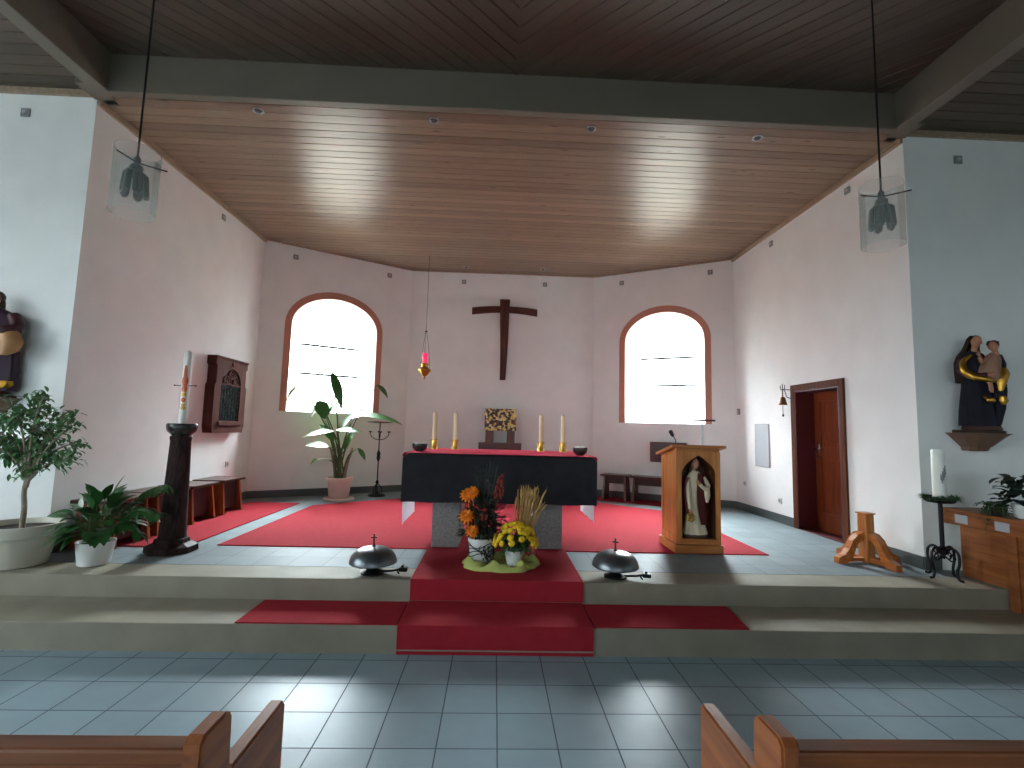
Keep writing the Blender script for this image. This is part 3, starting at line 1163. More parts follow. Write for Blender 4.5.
# ------------------------------------------------------------------ cross on the back wall
cr = thing('cross', 'large dark wooden cross hanging on the white back wall', 'cross', (0.135, 9.455, 2.53))
bm = NB()
rings = []
for i in range(9):
    t = i/8
    w = 0.055+0.045*t
    dx = -0.008+0.014*t+0.006*sin(t*5)
    z = 1.60*t
    rings.append([(dx-w, -0.03, z), (dx-w, -0.085, z), (dx+w, -0.085, z), (dx+w, -0.03, z)])
loft(bm, rings)
bmesh.ops.bevel(bm, geom=[e for e in bm.edges], offset=0.006, segments=1, affect='EDGES')
obj('upright', bm, 'crosswood', cr)
bm = NB()
rings = []
for i in range(11):
    t = i/10
    x = -0.645+1.29*t
    hh = 0.062+0.012*abs(t-0.5)
    zc = 1.405-0.05*((t-0.5)*2)**2
    rings.append([(x, -0.002, zc-hh), (x, -0.06, zc-hh), (x, -0.06, zc+hh), (x, -0.002, zc+hh)])
loft(bm, rings)
bmesh.ops.bevel(bm, geom=[e for e in bm.edges], offset=0.005, segments=1, affect='EDGES')
obj('arm', bm, 'crosswoodx', cr)

# sanctuary lamp
sl = thing('sanctuary_lamp', 'small gilt hanging lamp with a red glass below the left of the back wall ceiling', 'lamp', (-1.27, 8.6, 2.415))
bm = NB()
lathe(bm, [(0.004, 0.0), (0.014, 0.01), (0.020, 0.028), (0.012, 0.045), (0.045, 0.075), (0.075, 0.11), (0.080, 0.125), (0.105, 0.15), (0.112, 0.17), (0.105, 0.186), (0.070, 0.20), (0.055, 0.23), (0.070, 0.265), (0.062, 0.285), (0.045, 0.29)], 28)
obj('bowl', bm, 'gold', sl, smooth=True, angle=60)
bm = NB()
lathe(bm, [(0.038, 0.288), (0.046, 0.42), (0.048, 0.47), (0.042, 0.47), (0.035, 0.30)], 24)
obj('red_glass', bm, 'redglass', sl, smooth=True)
for k in range(3):
    a = 2*pi*k/3+0.5
    bm = NB()
    tube(bm, [(0.10*cos(a), 0.10*sin(a), 0.18), (0.06*cos(a), 0.06*sin(a), 0.55), (0.012*cos(a), 0.012*sin(a), 0.86)], 0.0035, 6)
    obj('chain', bm, 'iron', sl)
bm = NB()
lathe(bm, [(0.006, 0.85), (0.028, 0.86), (0.028, 0.87), (0.006, 0.88)], 16)
obj('ring', bm, 'iron', sl)
bm = NB()
tube(bm, [(0, 0, 0.87), (0, 0, ZC-2.415-0.002)], 0.004, 6)
obj('cord', bm, 'iron', sl)

# ------------------------------------------------------------------ pendant lamps
def pendant(loc, label, rz):
    p = thing('pendant_lamp', label, 'lamp', loc, rz, 'glass pendant lamps in the nave')
    R, Hh = 0.118, 0.40
    bm = NB()
    rng = random.Random(3)
    n = 40
    rings = []
    prof = [(R-0.004, 0.0), (R, 0.0), (R, 0.006), (R, 0.15), (R, 0.30), (R, Hh-0.006), (R, Hh), (R-0.004, Hh)]
    lathe(bm, prof, n, cap=False)
    bmesh.ops.remove_doubles(bm, verts=bm.verts, dist=1e-5)
    obj('glass_cylinder', bm, 'lamp_glass', p, smooth=True)
    bm = NB()
    for k in range(3):
        a = 2*pi*k/3+0.3
        tube(bm, [(0, 0, Hh-0.075), ((R+0.035)*cos(a), (R+0.035)*sin(a), Hh-0.085)], 0.005, 6)
    lathe(bm, [(0.018, Hh-0.10), (0.018, Hh-0.05), (0.008, Hh-0.03)], 14)
    obj('crossbar', bm, 'iron', p)
    bm = NB()
    lathe(bm, [(0.012, 0.25), (0.035, 0.265), (0.035, 0.30), (0.012, 0.325)], 16)
    obj('lamp_holder', bm, 'bulb', p, smooth=True)
    for k in range(5):
        a = 2*pi*k/5+0.4
        c, s = cos(a), sin(a)
        bm = NB()
        for q in (-0.012, 0.012):
            pts = [(0.02*c-q*s, 0.02*s+q*c, 0.265), (0.05*c-q*s, 0.05*s+q*c, 0.24), (0.060*c-q*s, 0.060*s+q*c, 0.13)]
            tube(bm, pts, [0.014, 0.016, 0.016], 8)
        tube(bm, [(0.060*c+0.012*s, 0.060*s-0.012*c, 0.13), (0.060*c, 0.060*s, 0.118), (0.060*c-0.012*s, 0.060*s+0.012*c, 0.13)], 0.016, 8)
        obj('bulb', bm, 'bulb', p, smooth=True)
    bm = NB()
    tube(bm, [(0, 0, Hh-0.04), (0, 0, ZN-loc[2]-0.03)], 0.006, 8)
    obj('cable', bm, 'iron', p)
    bm = NB()
    lathe(bm, [(0.055, ZN-loc[2]-0.035), (0.055, ZN-loc[2]-0.004), (0.02, ZN-loc[2]-0.002)], 20)
    obj('ceiling_rose', bm, 'iron', p)
    return p


pendant((-2.225, 2.9, 2.805), 'clear glass cylinder pendant lamp hanging in front of the left front wall', 0.2)
pendant((2.435, 2.9, 2.795), 'clear glass cylinder pendant lamp hanging in front of the right front wall', 0.9)

# downlights, small vents
DL = [(-2.45, 4.66, 'near the left end of the beam'), (-0.705, 4.68, 'second from the left along the beam'), (0.905, 4.70, 'third from the left along the beam'), (2.66, 4.72, 'near the right end of the beam'), (-0.64, 9.15, 'above the back wall, left of the cross'), (0.85, 9.13, 'above the back wall, right of the cross')]
for x, y, t_ in DL:
    d = thing('downlight', 'small round recessed ceiling spotlight ' + t_, 'light', (x, y, ZC-0.001), 0, 'recessed ceiling spotlights')
    bm = NB()
    lathe(bm, [(0.058, 0.0), (0.055, -0.007), (0.040, -0.007), (0.034, -0.001)], 24, cap=False)
    obj('ring', bm, 'steel', d, smooth=True)
    bm = NB()
    lathe(bm, [(0.035, -0.0005), (0.030, -0.003), (0.004, -0.003)], 20)
    obj('lens', bm, 'rubber', d)


def onwall(f, a, z):
    return Vector(f(a, z, 0))


def vent(pos, out, t_):
    rz = math.atan2(out[0], -out[1]) if True else 0
    v = thing('wall_vent', 'small grey square vent high ' + t_, 'vent', pos, math.atan2(-out[0], out[1])+pi, 'small square vents below the ceiling')
    bm = NB()
    box(bm, -0.042, 0.042, -0.016, 0.0, -0.042, 0.042, 0.004)
    obj('plate', bm, 'grey', v)
    bm = NB()
    lathe(bm, [(0.018, 0), (0.018, 0.01), (0.008, 0.012)], 14)
    bmesh.ops.rotate(bm, verts=bm.verts, cent=(0, 0, 0), matrix=Matrix.Rotation(pi/2, 3, 'X'))
    bmesh.ops.translate(bm, verts=bm.verts, vec=(0, -0.0155, 0))
    obj('socket', bm, 'panelgrey', v)
    return v


vent((-4.62, YF, 4.50), (0, -1), 'at the far left of the front wall')
vent((4.69, YF, 4.46), (0, -1), 'on the front wall right of the sanctuary')
vent((LW, 5.48, 4.47), (1, 0), 'on the left side wall, the one nearer the beam')
vent((LW, 6.84, 4.49), (1, 0), 'on the left side wall, the one farther back')
vent((RW, 5.39, 4.51), (-1, 0), 'on the right side wall, the one nearer the beam')
vent((RW, 6.99, 4.485), (-1, 0), 'on the right side wall, the one farther back')
vent((-0.69, 9.46, 4.475), (0, -1), 'on the back wall left of the cross')
vent((0.925, 9.46, 4.48), (0, -1), 'on the back wall right of the cross')
nLi, nRi = (-nL.x, -nL.y), (-nR.x, -nR.y)
vent(onwall(fL, 0.49, 4.47), nLi, 'above the left edge of the left window')
vent(onwall(fL, 2.17, 4.475), nLi, 'above the right edge of the left window')
vent(onwall(fR, 0.56, 4.48), nRi, 'above the left edge of the right window')
vent(onwall(fR, 2.17, 4.485), nRi, 'above the right edge of the right window')


def outlet(pos, rz, label, w=0.08, h=0.08):
    o_ = thing('socket_outlet', label, 'socket', pos, rz, 'wall sockets')
    bm = NB()
    box(bm, -w/2, w/2, -0.012, 0, -h/2, h/2, 0.003)
    obj('plate', bm, 'whiteplastic', o_)
    bm = NB()
    lathe(bm, [(0.022, 0), (0.022, 0.002), (0.015, -0.003), (0.004, -0.003)], 16)
    bmesh.ops.rotate(bm, verts=bm.verts, cent=(0, 0, 0), matrix=Matrix.Rotation(pi/2, 3, 'X'))
    bmesh.ops.translate(bm, verts=bm.verts, vec=(0, -0.0125, 0))
    obj('insert', bm, 'grey', o_)


outlet((-4.72, YF, 0.93), 0, 'double white wall socket on the front wall behind the beige planter', 0.15)
outlet((RW, 6.93, 0.66), -pi/2, 'white wall socket low on the right wall left of the door')
outlet((RW, 7.9, 0.80), -pi/2, 'white wall socket on the right wall near the apse corner')
outlet((LW, 7.45, 0.95), pi/2, 'white wall socket on the left wall above the stools')
sw = thing('wall_speaker', 'tiny grey wall fitting on the right wall beside the right window', 'wall fitting', (RW, 8.05, 1.975), -pi/2)
bm = NB()
box(bm, -0.03, 0.03, -0.03, 0, -0.05, 0.05, 0.006)
obj('case', bm, 'grey', sw)
bm = NB()
box(bm, -0.022, 0.022, -0.034, -0.0302, -0.04, 0.02, 0.001)
obj('grille', bm, 'panelgrey', sw)

# grey plate on the right wall
pn = thing('wall_panel', 'pale grey rectangular metal plate on the right wall beside the door', 'panel', (RW, 7.36, 1.105), -pi/2)
bm = NB()
box(bm, -0.195, 0.195, -0.010, 0, 0, 0.655, 0.003)
obj('plate', bm, 'panelgrey', pn)
bm = NB()
holed(bm, rect(-0.19, 0.19, 0.005, 0.65), [rect(-0.183, 0.183, 0.012, 0.643)], lambda p, q, r: (p, r, q), -0.012, -0.0102)
obj('rim', bm, 'grey', pn)

# altar bell hanging beside the door
hb = thing('wall_bell', 'small bronze bell on an iron bracket left of the door frame', 'bell', (RW, 6.625, 2.13), -pi/2)
bm = NB()
tube(bm, [(0, 0, 0.10), (0, -0.12, 0.10)], 0.007, 6)
tube(bm, curve_pts([(0, -0.002, -0.02), (0, -0.05, 0.0), (0, -0.07, 0.06), (0, -0.09, 0.10)], 6), 0.006, 6)
tube(bm, curve_pts([(-0.05, -0.11, 0.16), (-0.045, -0.11, 0.11), (0, -0.11, 0.09), (0.045, -0.11, 0.11), (0.05, -0.11, 0.16)], 6), 0.006, 6)
tube(bm, [(0, -0.11, 0.09), (0, -0.11, 0.18)], 0.006, 6)
obj('bracket', bm, 'iron', hb)
bm = NB()
lathe(bm, [(0.058, -0.115), (0.054, -0.10), (0.042, -0.06), (0.036, -0.025), (0.026, -0.006), (0.008, 0.0), (0.007, 0.095)], 24, 0, -0.11)
obj('bell', bm, 'bronze', hb, smooth=True)
bm = NB()
tube(bm, [(0, -0.11, -0.125), (0, -0.11, -0.24)], 0.004, 6)
ell(bm, (0, -0.11, -0.26), (0.013, 0.013, 0.022))
obj('pull_cord', bm, 'iron', hb)

# ------------------------------------------------------------------ carved shrine on the left wall
sh = thing('wall_shrine', 'carved brown wooden aumbry with a dark grille on the left wall', 'cabinet', (LW, 7.17, 1.42), pi/2)
Wd, Hd = 0.42, 1.06
bm = NB()
poly = [(-Wd+0.03, 0.0), (Wd-0.03, 0.0), (Wd, 0.09), (Wd, 0.66), (Wd-0.03, 0.70), (Wd-0.03, 0.93), (Wd, 0.96), (Wd, 1.04), (-Wd, 1.04), (-Wd, 0.96), (-Wd+0.03, 0.93), (-Wd+0.03, 0.70), (-Wd, 0.66), (-Wd, 0.09)]
hole = [(-0.26, 0.17), (0.26, 0.17), (0.26, 0.68)]+[(0.26*cos(pi*i/16), 0.68+0.24*sin(pi*i/16)) for i in range(1, 16)]+[(-0.26, 0.68)]
holed(bm, poly, [hole], lambda u, v, w: (u, w, v), -0.13, -0.09)
prism(bm, poly, -0.09, 0.0, lambda u, v, w: (u, w, v))
obj('case', bm, 'shrine', sh)
bm = NB()
prism(bm, hole, -0.0905, -0.10, lambda u, v, w: (u*0.985, w, v))
obj('back_panel', bm, 'ambo_niche', sh)
bm = NB()
for i in range(7):
    x = -0.22+0.44*i/6
    box(bm, x-0.010, x+0.010, -0.118, -0.106, 0.18, 0.68)
for i in range(9):
    z = 0.20+0.46*i/8
    box(bm, -0.255, 0.255, -0.122, -0.112, z-0.008, z+0.008)
obj('grille', bm, 'grille', sh)
bm = NB()
for k in range(3):   # tracery: three carved roundels with leaves
    cx, cz = ((-0.12, 0.745), (0.12, 0.745), (0.0, 0.835))[k]
    pts = [(cx+0.062*cos(2*pi*i/16), -0.116, cz+0.062*sin(2*pi*i/16)) for i in range(17)]
    tube(bm, pts, 0.015, 6, cap=False)
    for q in range(4):
        a = 2*pi*q/4+0.4
        ell(bm, (cx+0.028*cos(a), -0.114, cz+0.028*sin(a)), (0.022, 0.012, 0.022), 8, 6)
box(bm, -0.255, 0.255, -0.128, -0.102, 0.675, 0.70)
ell(bm, (0, -0.13, 0.985), (0.03, 0.02, 0.03), 10, 6)
obj('tracery', bm, 'shrine', sh, smooth=True)
bm = NB()
box(bm, -0.30, 0.30, -0.155, -0.1295, 0.10, 0.165, 0.01)
obj('ledge', bm, 'shrine', sh)
bm = NB()
box(bm, -0.43, 0.43, -0.145, -0.001, 1.0405, 1.07, 0.008)
obj('cornice', bm, 'shrine', sh)

# ------------------------------------------------------------------ stools and benches
def stool(L, D, H, apron, m_end, loc, rz, label, grp, name='stool', closed=True):
    s = thing(name, label, name, loc, rz, grp)
    for q in (-1, 1):
        bm = NB()
        xo = L/2-0.05
        prof = [(q*(xo+0.02), 0.0005), (q*(xo-0.016), 0.0005), (q*(xo-0.036), H-0.036), (q*xo, H-0.036)]
        w0, w1 = D/2, D/2-0.05
        loft(bm, [[(prof[0][0], -w0, 0.0005), (prof[1][0], -w0, 0.0005), (prof[1][0], w0, 0.0005), (prof[0][0], w0, 0.0005)],
                  [(prof[3][0], -w1, H-0.036), (prof[2][0], -w1, H-0.036), (prof[2][0], w1, H-0.036), (prof[3][0], w1, H-0.036)]])
        obj('leg', bm, m_end, s)
    bm = NB()
    box(bm, -L/2, L/2, -D/2, D/2, H-0.035, H, 0.008)
    obj('seat', bm, 'dark', s)
    bm = NB()
    z0 = 0.06 if closed else H-0.16
    box(bm, -L/2+0.068, L/2-0.068, -D/2+0.075, -D/2+0.095, z0, H-0.036)
    if closed:
        obj('apron', bm, 'stooldark', s)
        bm = NB()
        box(bm, -L/2+0.068, L/2-0.068, D/2-0.095, D/2-0.075, z0, H-0.036)
    obj('apron', bm, 'stooldark', s)
    return s


ys = [(6.83, 'farthest from the viewer in the row along the left wall'), (6.17, 'second from the far end of the row along the left wall'), (5.58, 'second from the near end of the row, behind the marble column'), (5.0, 'nearest of the row along the left wall, behind the leafy plants')]
for i, (y, t_) in enumerate(ys):
    stool(0.54, 0.42, 0.45, True, 'stoolend', (-3.71, y, ZK), pi/2, 'dark-topped wooden stool ' + t_, 'stools along the left wall')
rzR = math.atan2(uR.y, uR.x)
for a, L, t_ in ((0.56, 0.50, 'short low dark wooden bench below the left edge of the right window'), (1.28, 0.86, 'longer low dark wooden bench half hidden behind the lectern')):
    p = wr(a, 0.30)
    stool(L, 0.34, 0.45, False, 'mahog', (p.x, p.y, ZK), rzR, t_, 'low benches below the right window', 'bench', False)
# wooden plate on the right apse wall, behind the lectern
bx = thing('wall_box', 'dark brown wooden box on the wall behind the lectern', 'box', tuple(fR(1.43, 1.06, 0)), rzR)
bm = NB()
box(bm, -0.30, 0.32, -0.14, 0, 0, 0.36, 0.01)
obj('case', bm, 'mahogx', bx)
bm = NB()
box(bm, -0.26, 0.28, -0.15, -0.1402, 0.04, 0.32, 0.006)
obj('lid', bm, 'dark', bx)

# ------------------------------------------------------------------ lectern (ambo) with an arched niche
am = thing('lectern', 'light wooden lectern with an arched niche holding a painted statue', 'lectern', (2.125, 5.0, ZK))
HW = 0.225
zb, zt_ = 0.09, 1.03
nich = [(-0.175, 0.145), (0.185, 0.145), (0.185, 0.80)]+[(0.005+0.18*cos(pi*i/14), 0.80+0.13*sin(pi*i/14)+0.065*(1-abs(cos(pi*i/14)))**1.5) for i in range(1, 14)]+[(-0.175, 0.80)]
bm = NB()
holed(bm, rect(-HW, HW, zb, zt_), [nich], lambda u, v, w: (u, w, v), 0.02, 0.045)
obj('front_panel', bm, 'oak', am)
bm = NB()
prism(bm, nich, 0.2, 0.24, lambda u, v, w: (u, w, v))
bmesh.ops.delete(bm, geom=[f for f in bm.faces], context='FACES_ONLY')
bm.free()
bm = NB()
r0 = [(u, 0.045, v) for u, v in nich]
r1 = [(u, 0.14, v) for u, v in nich]
r2_ = [(0.005+(u-0.005)*0.8, 0.21, 0.145+(v-0.145)*0.97 if v > 0.15 else v) for u, v in nich]
rv = loft(bm, [r0, r1, r2_], cap=False)
bm.faces.new(rv[-1])
obj('niche', bm, 'ambo_niche', am)
bm = NB()
box(bm, -0.19, 0.20, -0.012, 0.02, 0.118, 0.145, 0.006)
obj('niche_sill', bm, 'oakx', am)
for q in (-1, 1):
    bm = NB()
    xs = sorted((q*HW, q*(HW-0.02)))
    box(bm, xs[0], xs[1], 0.0455, 0.47, zb, zt_)
    o1 = q*(HW+0.008)
    xs = sorted((q*HW, o1))
    for y0, y1, z0, z1 in ((0.02, 0.075, zb, zt_), (0.41, 0.47, zb, zt_), (0.0755, 0.4095, zb, zb+0.08), (0.0755, 0.4095, zt_-0.08, zt_)):
        box(bm, xs[0], xs[1], y0, y1, z0, z1, 0.003)
    obj('side_panel', bm, 'oak', am)
bm = NB()
box(bm, -HW+0.02, HW-0.02, 0.45, 0.47, zb, zt_)
obj('back_panel', bm, 'oak', am)
bm = NB()
box(bm, -HW-0.028, HW+0.028, 0.0, 0.495, 0.0005, 0.085, 0.012)
obj('plinth', bm, 'oakx', am)
bm = NB()
loft(bm, [[(-0.285, -0.01, 1.072), (0.285, -0.01, 1.072), (0.285, 0.50, 0.97), (-0.285, 0.50, 0.97)], [(-0.285, -0.01, 1.10), (0.285, -0.01, 1.10), (0.285, 0.50, 0.998), (-0.285, 0.50, 0.998)]])
loft(bm, [[(-HW, 0.021, zt_-0.04), (HW, 0.021, zt_-0.04), (HW, 0.47, zt_-0.07), (-HW, 0.47, zt_-0.07)], [(-HW, 0.021, 1.066), (HW, 0.021, 1.066), (HW, 0.47, 0.976), (-HW, 0.47, 0.976)]])
obj('desk_top', bm, 'oakx', am)

mic = thing('microphone', 'black gooseneck microphone standing on the left of the lectern top', 'microphone', (1.915, 5.10, ZK+1.0815))
bm = NB()
lathe(bm, [(0.022, 0), (0.022, 0.01), (0.01, 0.014)], 14)
obj('base', bm, 'rubber', mic)
bm = NB()
tube(bm, curve_pts([(0, 0, 0.01), (0.004, 0, 0.06), (-0.012, 0.02, 0.10)], 6), 0.005, 8)
obj('gooseneck', bm, 'rubber', mic)
bm = NB()
tube(bm, [(-0.012, 0.02, 0.10), (-0.02, 0.03, 0.115), (-0.035, 0.045, 0.155), (-0.038, 0.048, 0.163)], [0.010, 0.019, 0.021, 0.012], 12)
obj('head', bm, 'rubber', mic, smooth=True)
rl = thing('reading_lamp', 'slim reading lamp with a clear stem above the lectern top', 'lamp', (2.215, 5.12, ZK+1.082))
bm = NB()
box(bm, -0.04, 0.04, -0.03, 0.03, 0, 0.014, 0.003)
obj('base', bm, 'oakx', rl)
bm = NB()
tube(bm, [(0, 0, 0.014), (0.002, 0, 0.27)], 0.012, 10)
obj('stem', bm, 'lens', rl, smooth=True)
bm = NB()
box(bm, -0.19, 0.13, -0.035, 0.035, 0.27, 0.288, 0.005)
obj('head', bm, 'crosswoodx', rl)


# ------------------------------------------------------------------ statues
def hand(bm, p, d, s=1.0):
    """small carved hand with four fingers and a thumb"""
    p, d = Vector(p), Vector(d).normalized()
    a = d.cross(Vector((0, 1, 0.2))).normalized()
    tube(bm, [p, p+d*0.012*s, p+d*0.026*s], [0.008*s, 0.011*s, 0.009*s], 8)
    for k in range(4):
        o_ = a*(k-1.5)*0.0052*s
        ln = (0.020, 0.024, 0.022, 0.017)[k]*s
        tube(bm, [p+d*0.024*s+o_, p+d*(0.024*s+ln*0.6)+o_, p+d*(0.024*s+ln)+o_+Vector((0, 0.004*s, 0))], [0.0032*s, 0.003*s, 0.002*s], 6)
    tube(bm, [p+d*0.010*s+a*0.009*s, p+d*0.022*s+a*0.017*s, p+d*0.032*s+a*0.018*s], [0.0035*s, 0.003*s, 0.002*s], 6)


def head_mesh(bm, c, s=1.0, tilt=0.0, turn=0.0):
    Mx = Matrix.Translation(c) @ Matrix.Rotation(turn, 4, 'Z') @ Matrix.Rotation(tilt, 4, 'Y') @ Matrix.Scale(s, 4)
    b2 = NB()
    ell(b2, (0, 0, 0), (0.042, 0.050, 0.060), 18, 12)
    for v in b2.verts:     # jaw and brow shaping
        if v.co.z < 0:
            v.co.x *= 1+v.co.z*5.0
            v.co.y *= 1+v.co.z*2.0
        if v.co.y < -0.03 and 0.0 < v.co.z < 0.02 and 0.008 < abs(v.co.x) < 0.026:
            v.co.y += 0.004
    tube(b2, [(0, -0.046, 0.016), (0, -0.054, 0.0), (0, -0.060, -0.010), (0, -0.050, -0.014)], [0.004, 0.005, 0.008, 0.004], 8)
    tube(b2, [(-0.013, -0.047, -0.027), (0, -0.051, -0.027), (0.013, -0.047, -0.027)], [0.002, 0.005, 0.002], 6)
    for q in (-1, 1):
        ell(b2, (q*0.017, -0.043, 0.006), (0.007, 0.004, 0.004), 8, 5)
        ell(b2, (q*0.042, 0.0, 0.0), (0.005, 0.010, 0.014), 8, 5)
    tube(b2, [(0, 0.008, -0.03), (0, 0.012, -0.09)], [0.024, 0.026], 12)
    bmesh.ops.transform(b2, matrix=Mx, verts=b2.verts)
    me = bpy.data.meshes.new('tmp')
    b2.to_mesh(me)
    b2.free()
    bm.from_mesh(me)
    bpy.data.meshes.remove(me)


def robe(bm, rows, n=36, k=9, seed=0.0):
    """rows: (z, cx, cy, rx, ry, fold)"""
    loft(bm, [ring(cx, cy, z, rx, ry, n, f, k, seed+z*1.5) for z, cx, cy, rx, ry, f in rows])


def console(loc, label, s=1.0, name='wall_bracket'):
    c = thing(name, label, 'bracket', loc)
    bm = NB()
    def r(w, d, z, ch):
        w = w*0.86
        return [(-w, 0, z), (-w, -d+ch, z), (-w+ch*1.5, -d, z), (w-ch*1.5, -d, z), (w, -d+ch, z), (w, 0, z)]
    loft(bm, [r(0.11*s, 0.10*s, -0.20*s, 0.03), r(0.12*s, 0.11*s, -0.185*s, 0.03), r(0.12*s, 0.12*s, -0.165*s, 0.03), r(0.135*s, 0.13*s, -0.155*s, 0.03), r(0.26*s, 0.215*s, -0.055*s, 0.07), r(0.29*s, 0.24*s, -0.035*s, 0.08), r(0.30*s, 0.25*s, -0.03*s, 0.08)])
    obj('corbel', bm, 'corbelwood', c)
    bm = NB()
    loft(bm, [r(0.21*s, 0.22*s, -0.0295*s, 0.05), r(0.215*s, 0.225*s, -0.008*s, 0.05), r(0.20*s, 0.21*s, 0, 0.05)])
    obj('shelf', bm, 'basewood', c)
    return c


# Madonna and child on the right-hand front wall
SY = YF-0.165
console((4.645, YF-0.001, 1.685), 'flared brown wooden bracket carrying the statue of mother and child')
mo = thing('statue', 'painted carved statue of a mother in dark robes holding a child', 'statue', (4.595, SY, 1.6855), -0.5)
mo.scale = (0.88, 0.9, 1)
bm = NB()
lathe(bm, [(0.165, 0), (0.17, 0.012), (0.155, 0.035)], 28)
for v in bm.verts:
    v.co.y *= 0.62
obj('base', bm, 'basewood', mo)
bm = NB()
robe(bm, [(0.0355, -0.02, 0, 0.165, 0.095, 0.06), (0.12, -0.025, 0, 0.155, 0.092, 0.07), (0.28, -0.03, 0, 0.135, 0.085, 0.06), (0.42, -0.03, 0, 0.115, 0.08, 0.05), (0.52, -0.035, 0, 0.105, 0.075, 0.03), (0.60, -0.04, 0, 0.115, 0.075, 0.02), (0.67, -0.045, 0, 0.125, 0.07, 0.02), (0.72, -0.045, 0, 0.095, 0.06, 0.01), (0.755, -0.04, 0, 0.04, 0.04, 0.0)])
obj('gown', bm, 'navy', mo, smooth=True)
bm = NB()
head_mesh(bm, (-0.012, -0.040, 0.835), 1.05, 0.25, -0.1)
obj('head', bm, 'skin', mo, smooth=True)
bm = NB()     # veil falling over the shoulders
rings = []
for z, cx, rx, ry, cy in ((0.905, -0.02, 0.012, 0.012, 0.0), (0.90, -0.02, 0.035, 0.038, 0.0), (0.875, -0.022, 0.056, 0.055, 0.005), (0.83, -0.03, 0.064, 0.058, 0.012), (0.77, -0.045, 0.075, 0.055, 0.02), (0.71, -0.06, 0.105, 0.06, 0.025), (0.64, -0.065, 0.125, 0.07, 0.025), (0.55, -0.07, 0.12, 0.075, 0.025), (0.45, -0.07, 0.115, 0.08, 0.02)):
    pts = []
    for i in range(21):
        a = radians(-52)+(radians(284))*i/20
        f = 1+0.04*cos(6*a)*(0.9-z)*2
        pts.append((cx+rx*cos(a)*f, cy+ry*sin(a)*f, z))
    rings.append(pts)
loft(bm, rings, cap=False, closed=False)
bmesh.ops.solidify(bm, geom=list(bm.faces), thickness=0.008)
obj('veil', bm, 'hair', mo, smooth=True)
bm = NB()     # gilded mantle edge sweeping across the lap
tube(bm, curve_pts([(-0.075, -0.09, 0.70), (-0.150, -0.105, 0.64), (-0.150, -0.13, 0.55), (-0.09, -0.165, 0.49), (0.0, -0.175, 0.465), (0.06, -0.16, 0.45)], 6), [0.014+0.022*sin(pi*i/30) for i in range(31)], 10)
obj('mantle_edge', bm, 'gold', mo, smooth=True)
bm = NB()
tube(bm, curve_pts([(-0.13, -0.03, 0.66), (-0.155, -0.075, 0.56), (-0.08, -0.135, 0.50), (0.02, -0.15, 0.50)], 6), [0.045]*7+[0.038]*6+[0.03]*6, 12)
obj('sleeve', bm, 'maroon', mo, smooth=True)
bm = NB()
hand(bm, (0.02, -0.15, 0.50), (1, -0.1, 0.1), 1.5)
obj('hand', bm, 'skin', mo, smooth=True)
bm = NB()     # child
robe(bm, [(0.44, 0.085, -0.065, 0.05, 0.045, 0.05), (0.48, 0.075, -0.08, 0.085, 0.06, 0.05), (0.54, 0.065, -0.08, 0.095, 0.062, 0.05), (0.60, 0.075, -0.07, 0.085, 0.055, 0.04), (0.66, 0.095, -0.06, 0.075, 0.05, 0.03), (0.70, 0.11, -0.055, 0.055, 0.04, 0.01), (0.725, 0.115, -0.055, 0.025, 0.025, 0)], 28, 7, 0.7)
obj('child_robe', bm, 'child', mo, smooth=True)
bm = NB()
head_mesh(bm, (0.115, -0.070, 0.775), 0.92, -0.25, -0.45)
obj('child_head', bm, 'skin', mo, smooth=True)
bm = NB()
ell(bm, (0.122, -0.048, 0.797), (0.047, 0.047, 0.047), 16, 10)
for q in range(14):
    a = q*2.4
    ell(bm, (0.122+0.04*cos(a), -0.035+0.03*sin(a), 0.79+0.025*sin(q*1.7)+0.012), (0.014, 0.014, 0.014), 8, 5)
obj('child_hair', bm, 'hair', mo, smooth=True)
bm = NB()
tube(bm, curve_pts([(0.06, -0.085, 0.685), (0.0, -0.115, 0.63), (-0.02, -0.13, 0.68)], 6), 0.02, 10)
hand(bm, (-0.02, -0.13, 0.685), (-0.2, 0, 1), 1.1)
obj('child_arm', bm, 'skindark', mo, smooth=True)
bm = NB()
tube(bm, curve_pts([(0.04, -0.12, 0.48), (0.045, -0.145, 0.42), (0.05, -0.145, 0.36)], 6), [0.026]*5+[0.02]*8, 10)
ell(bm, (0.05, -0.155, 0.35), (0.014, 0.028, 0.012), 8, 5)
obj('child_leg', bm, 'skindark', mo, smooth=True)
bm = NB()     # mantle hanging at the child's side
robe(bm, [(0.05, 0.12, 0.0, 0.04, 0.05, 0.08), (0.20, 0.145, 0.0, 0.055, 0.055, 0.08), (0.36, 0.155, -0.01, 0.06, 0.06, 0.08), (0.50, 0.155, -0.02, 0.055, 0.055, 0.06), (0.62, 0.165, -0.02, 0.055, 0.045, 0.05), (0.70, 0.155, -0.02, 0.04, 0.035, 0.02), (0.73, 0.14, -0.02, 0.015, 0.015, 0)], 24, 6, 0.3)
obj('mantle', bm, 'navy', mo, smooth=True)
bm = NB()
robe(bm, [(0.36, 0.135, -0.10, 0.020, 0.022, 0.06), (0.44, 0.145, -0.10, 0.045, 0.035, 0.1), (0.52, 0.165, -0.085, 0.056, 0.04, 0.1), (0.575, 0.175, -0.07, 0.03, 0.03, 0.05)], 20, 5)
robe(bm, [(0.235, 0.165, -0.065, 0.018, 0.02, 0.05), (0.27, 0.16, -0.07, 0.042, 0.03, 0.12), (0.315, 0.155, -0.06, 0.03, 0.03, 0.05)], 20, 5)
obj('gilded_drapery', bm, 'gold', mo, smooth=True)
bm = NB()
ell(bm, (0.045, -0.13, 0.275), (0.038, 0.03, 0.03), 14, 9)
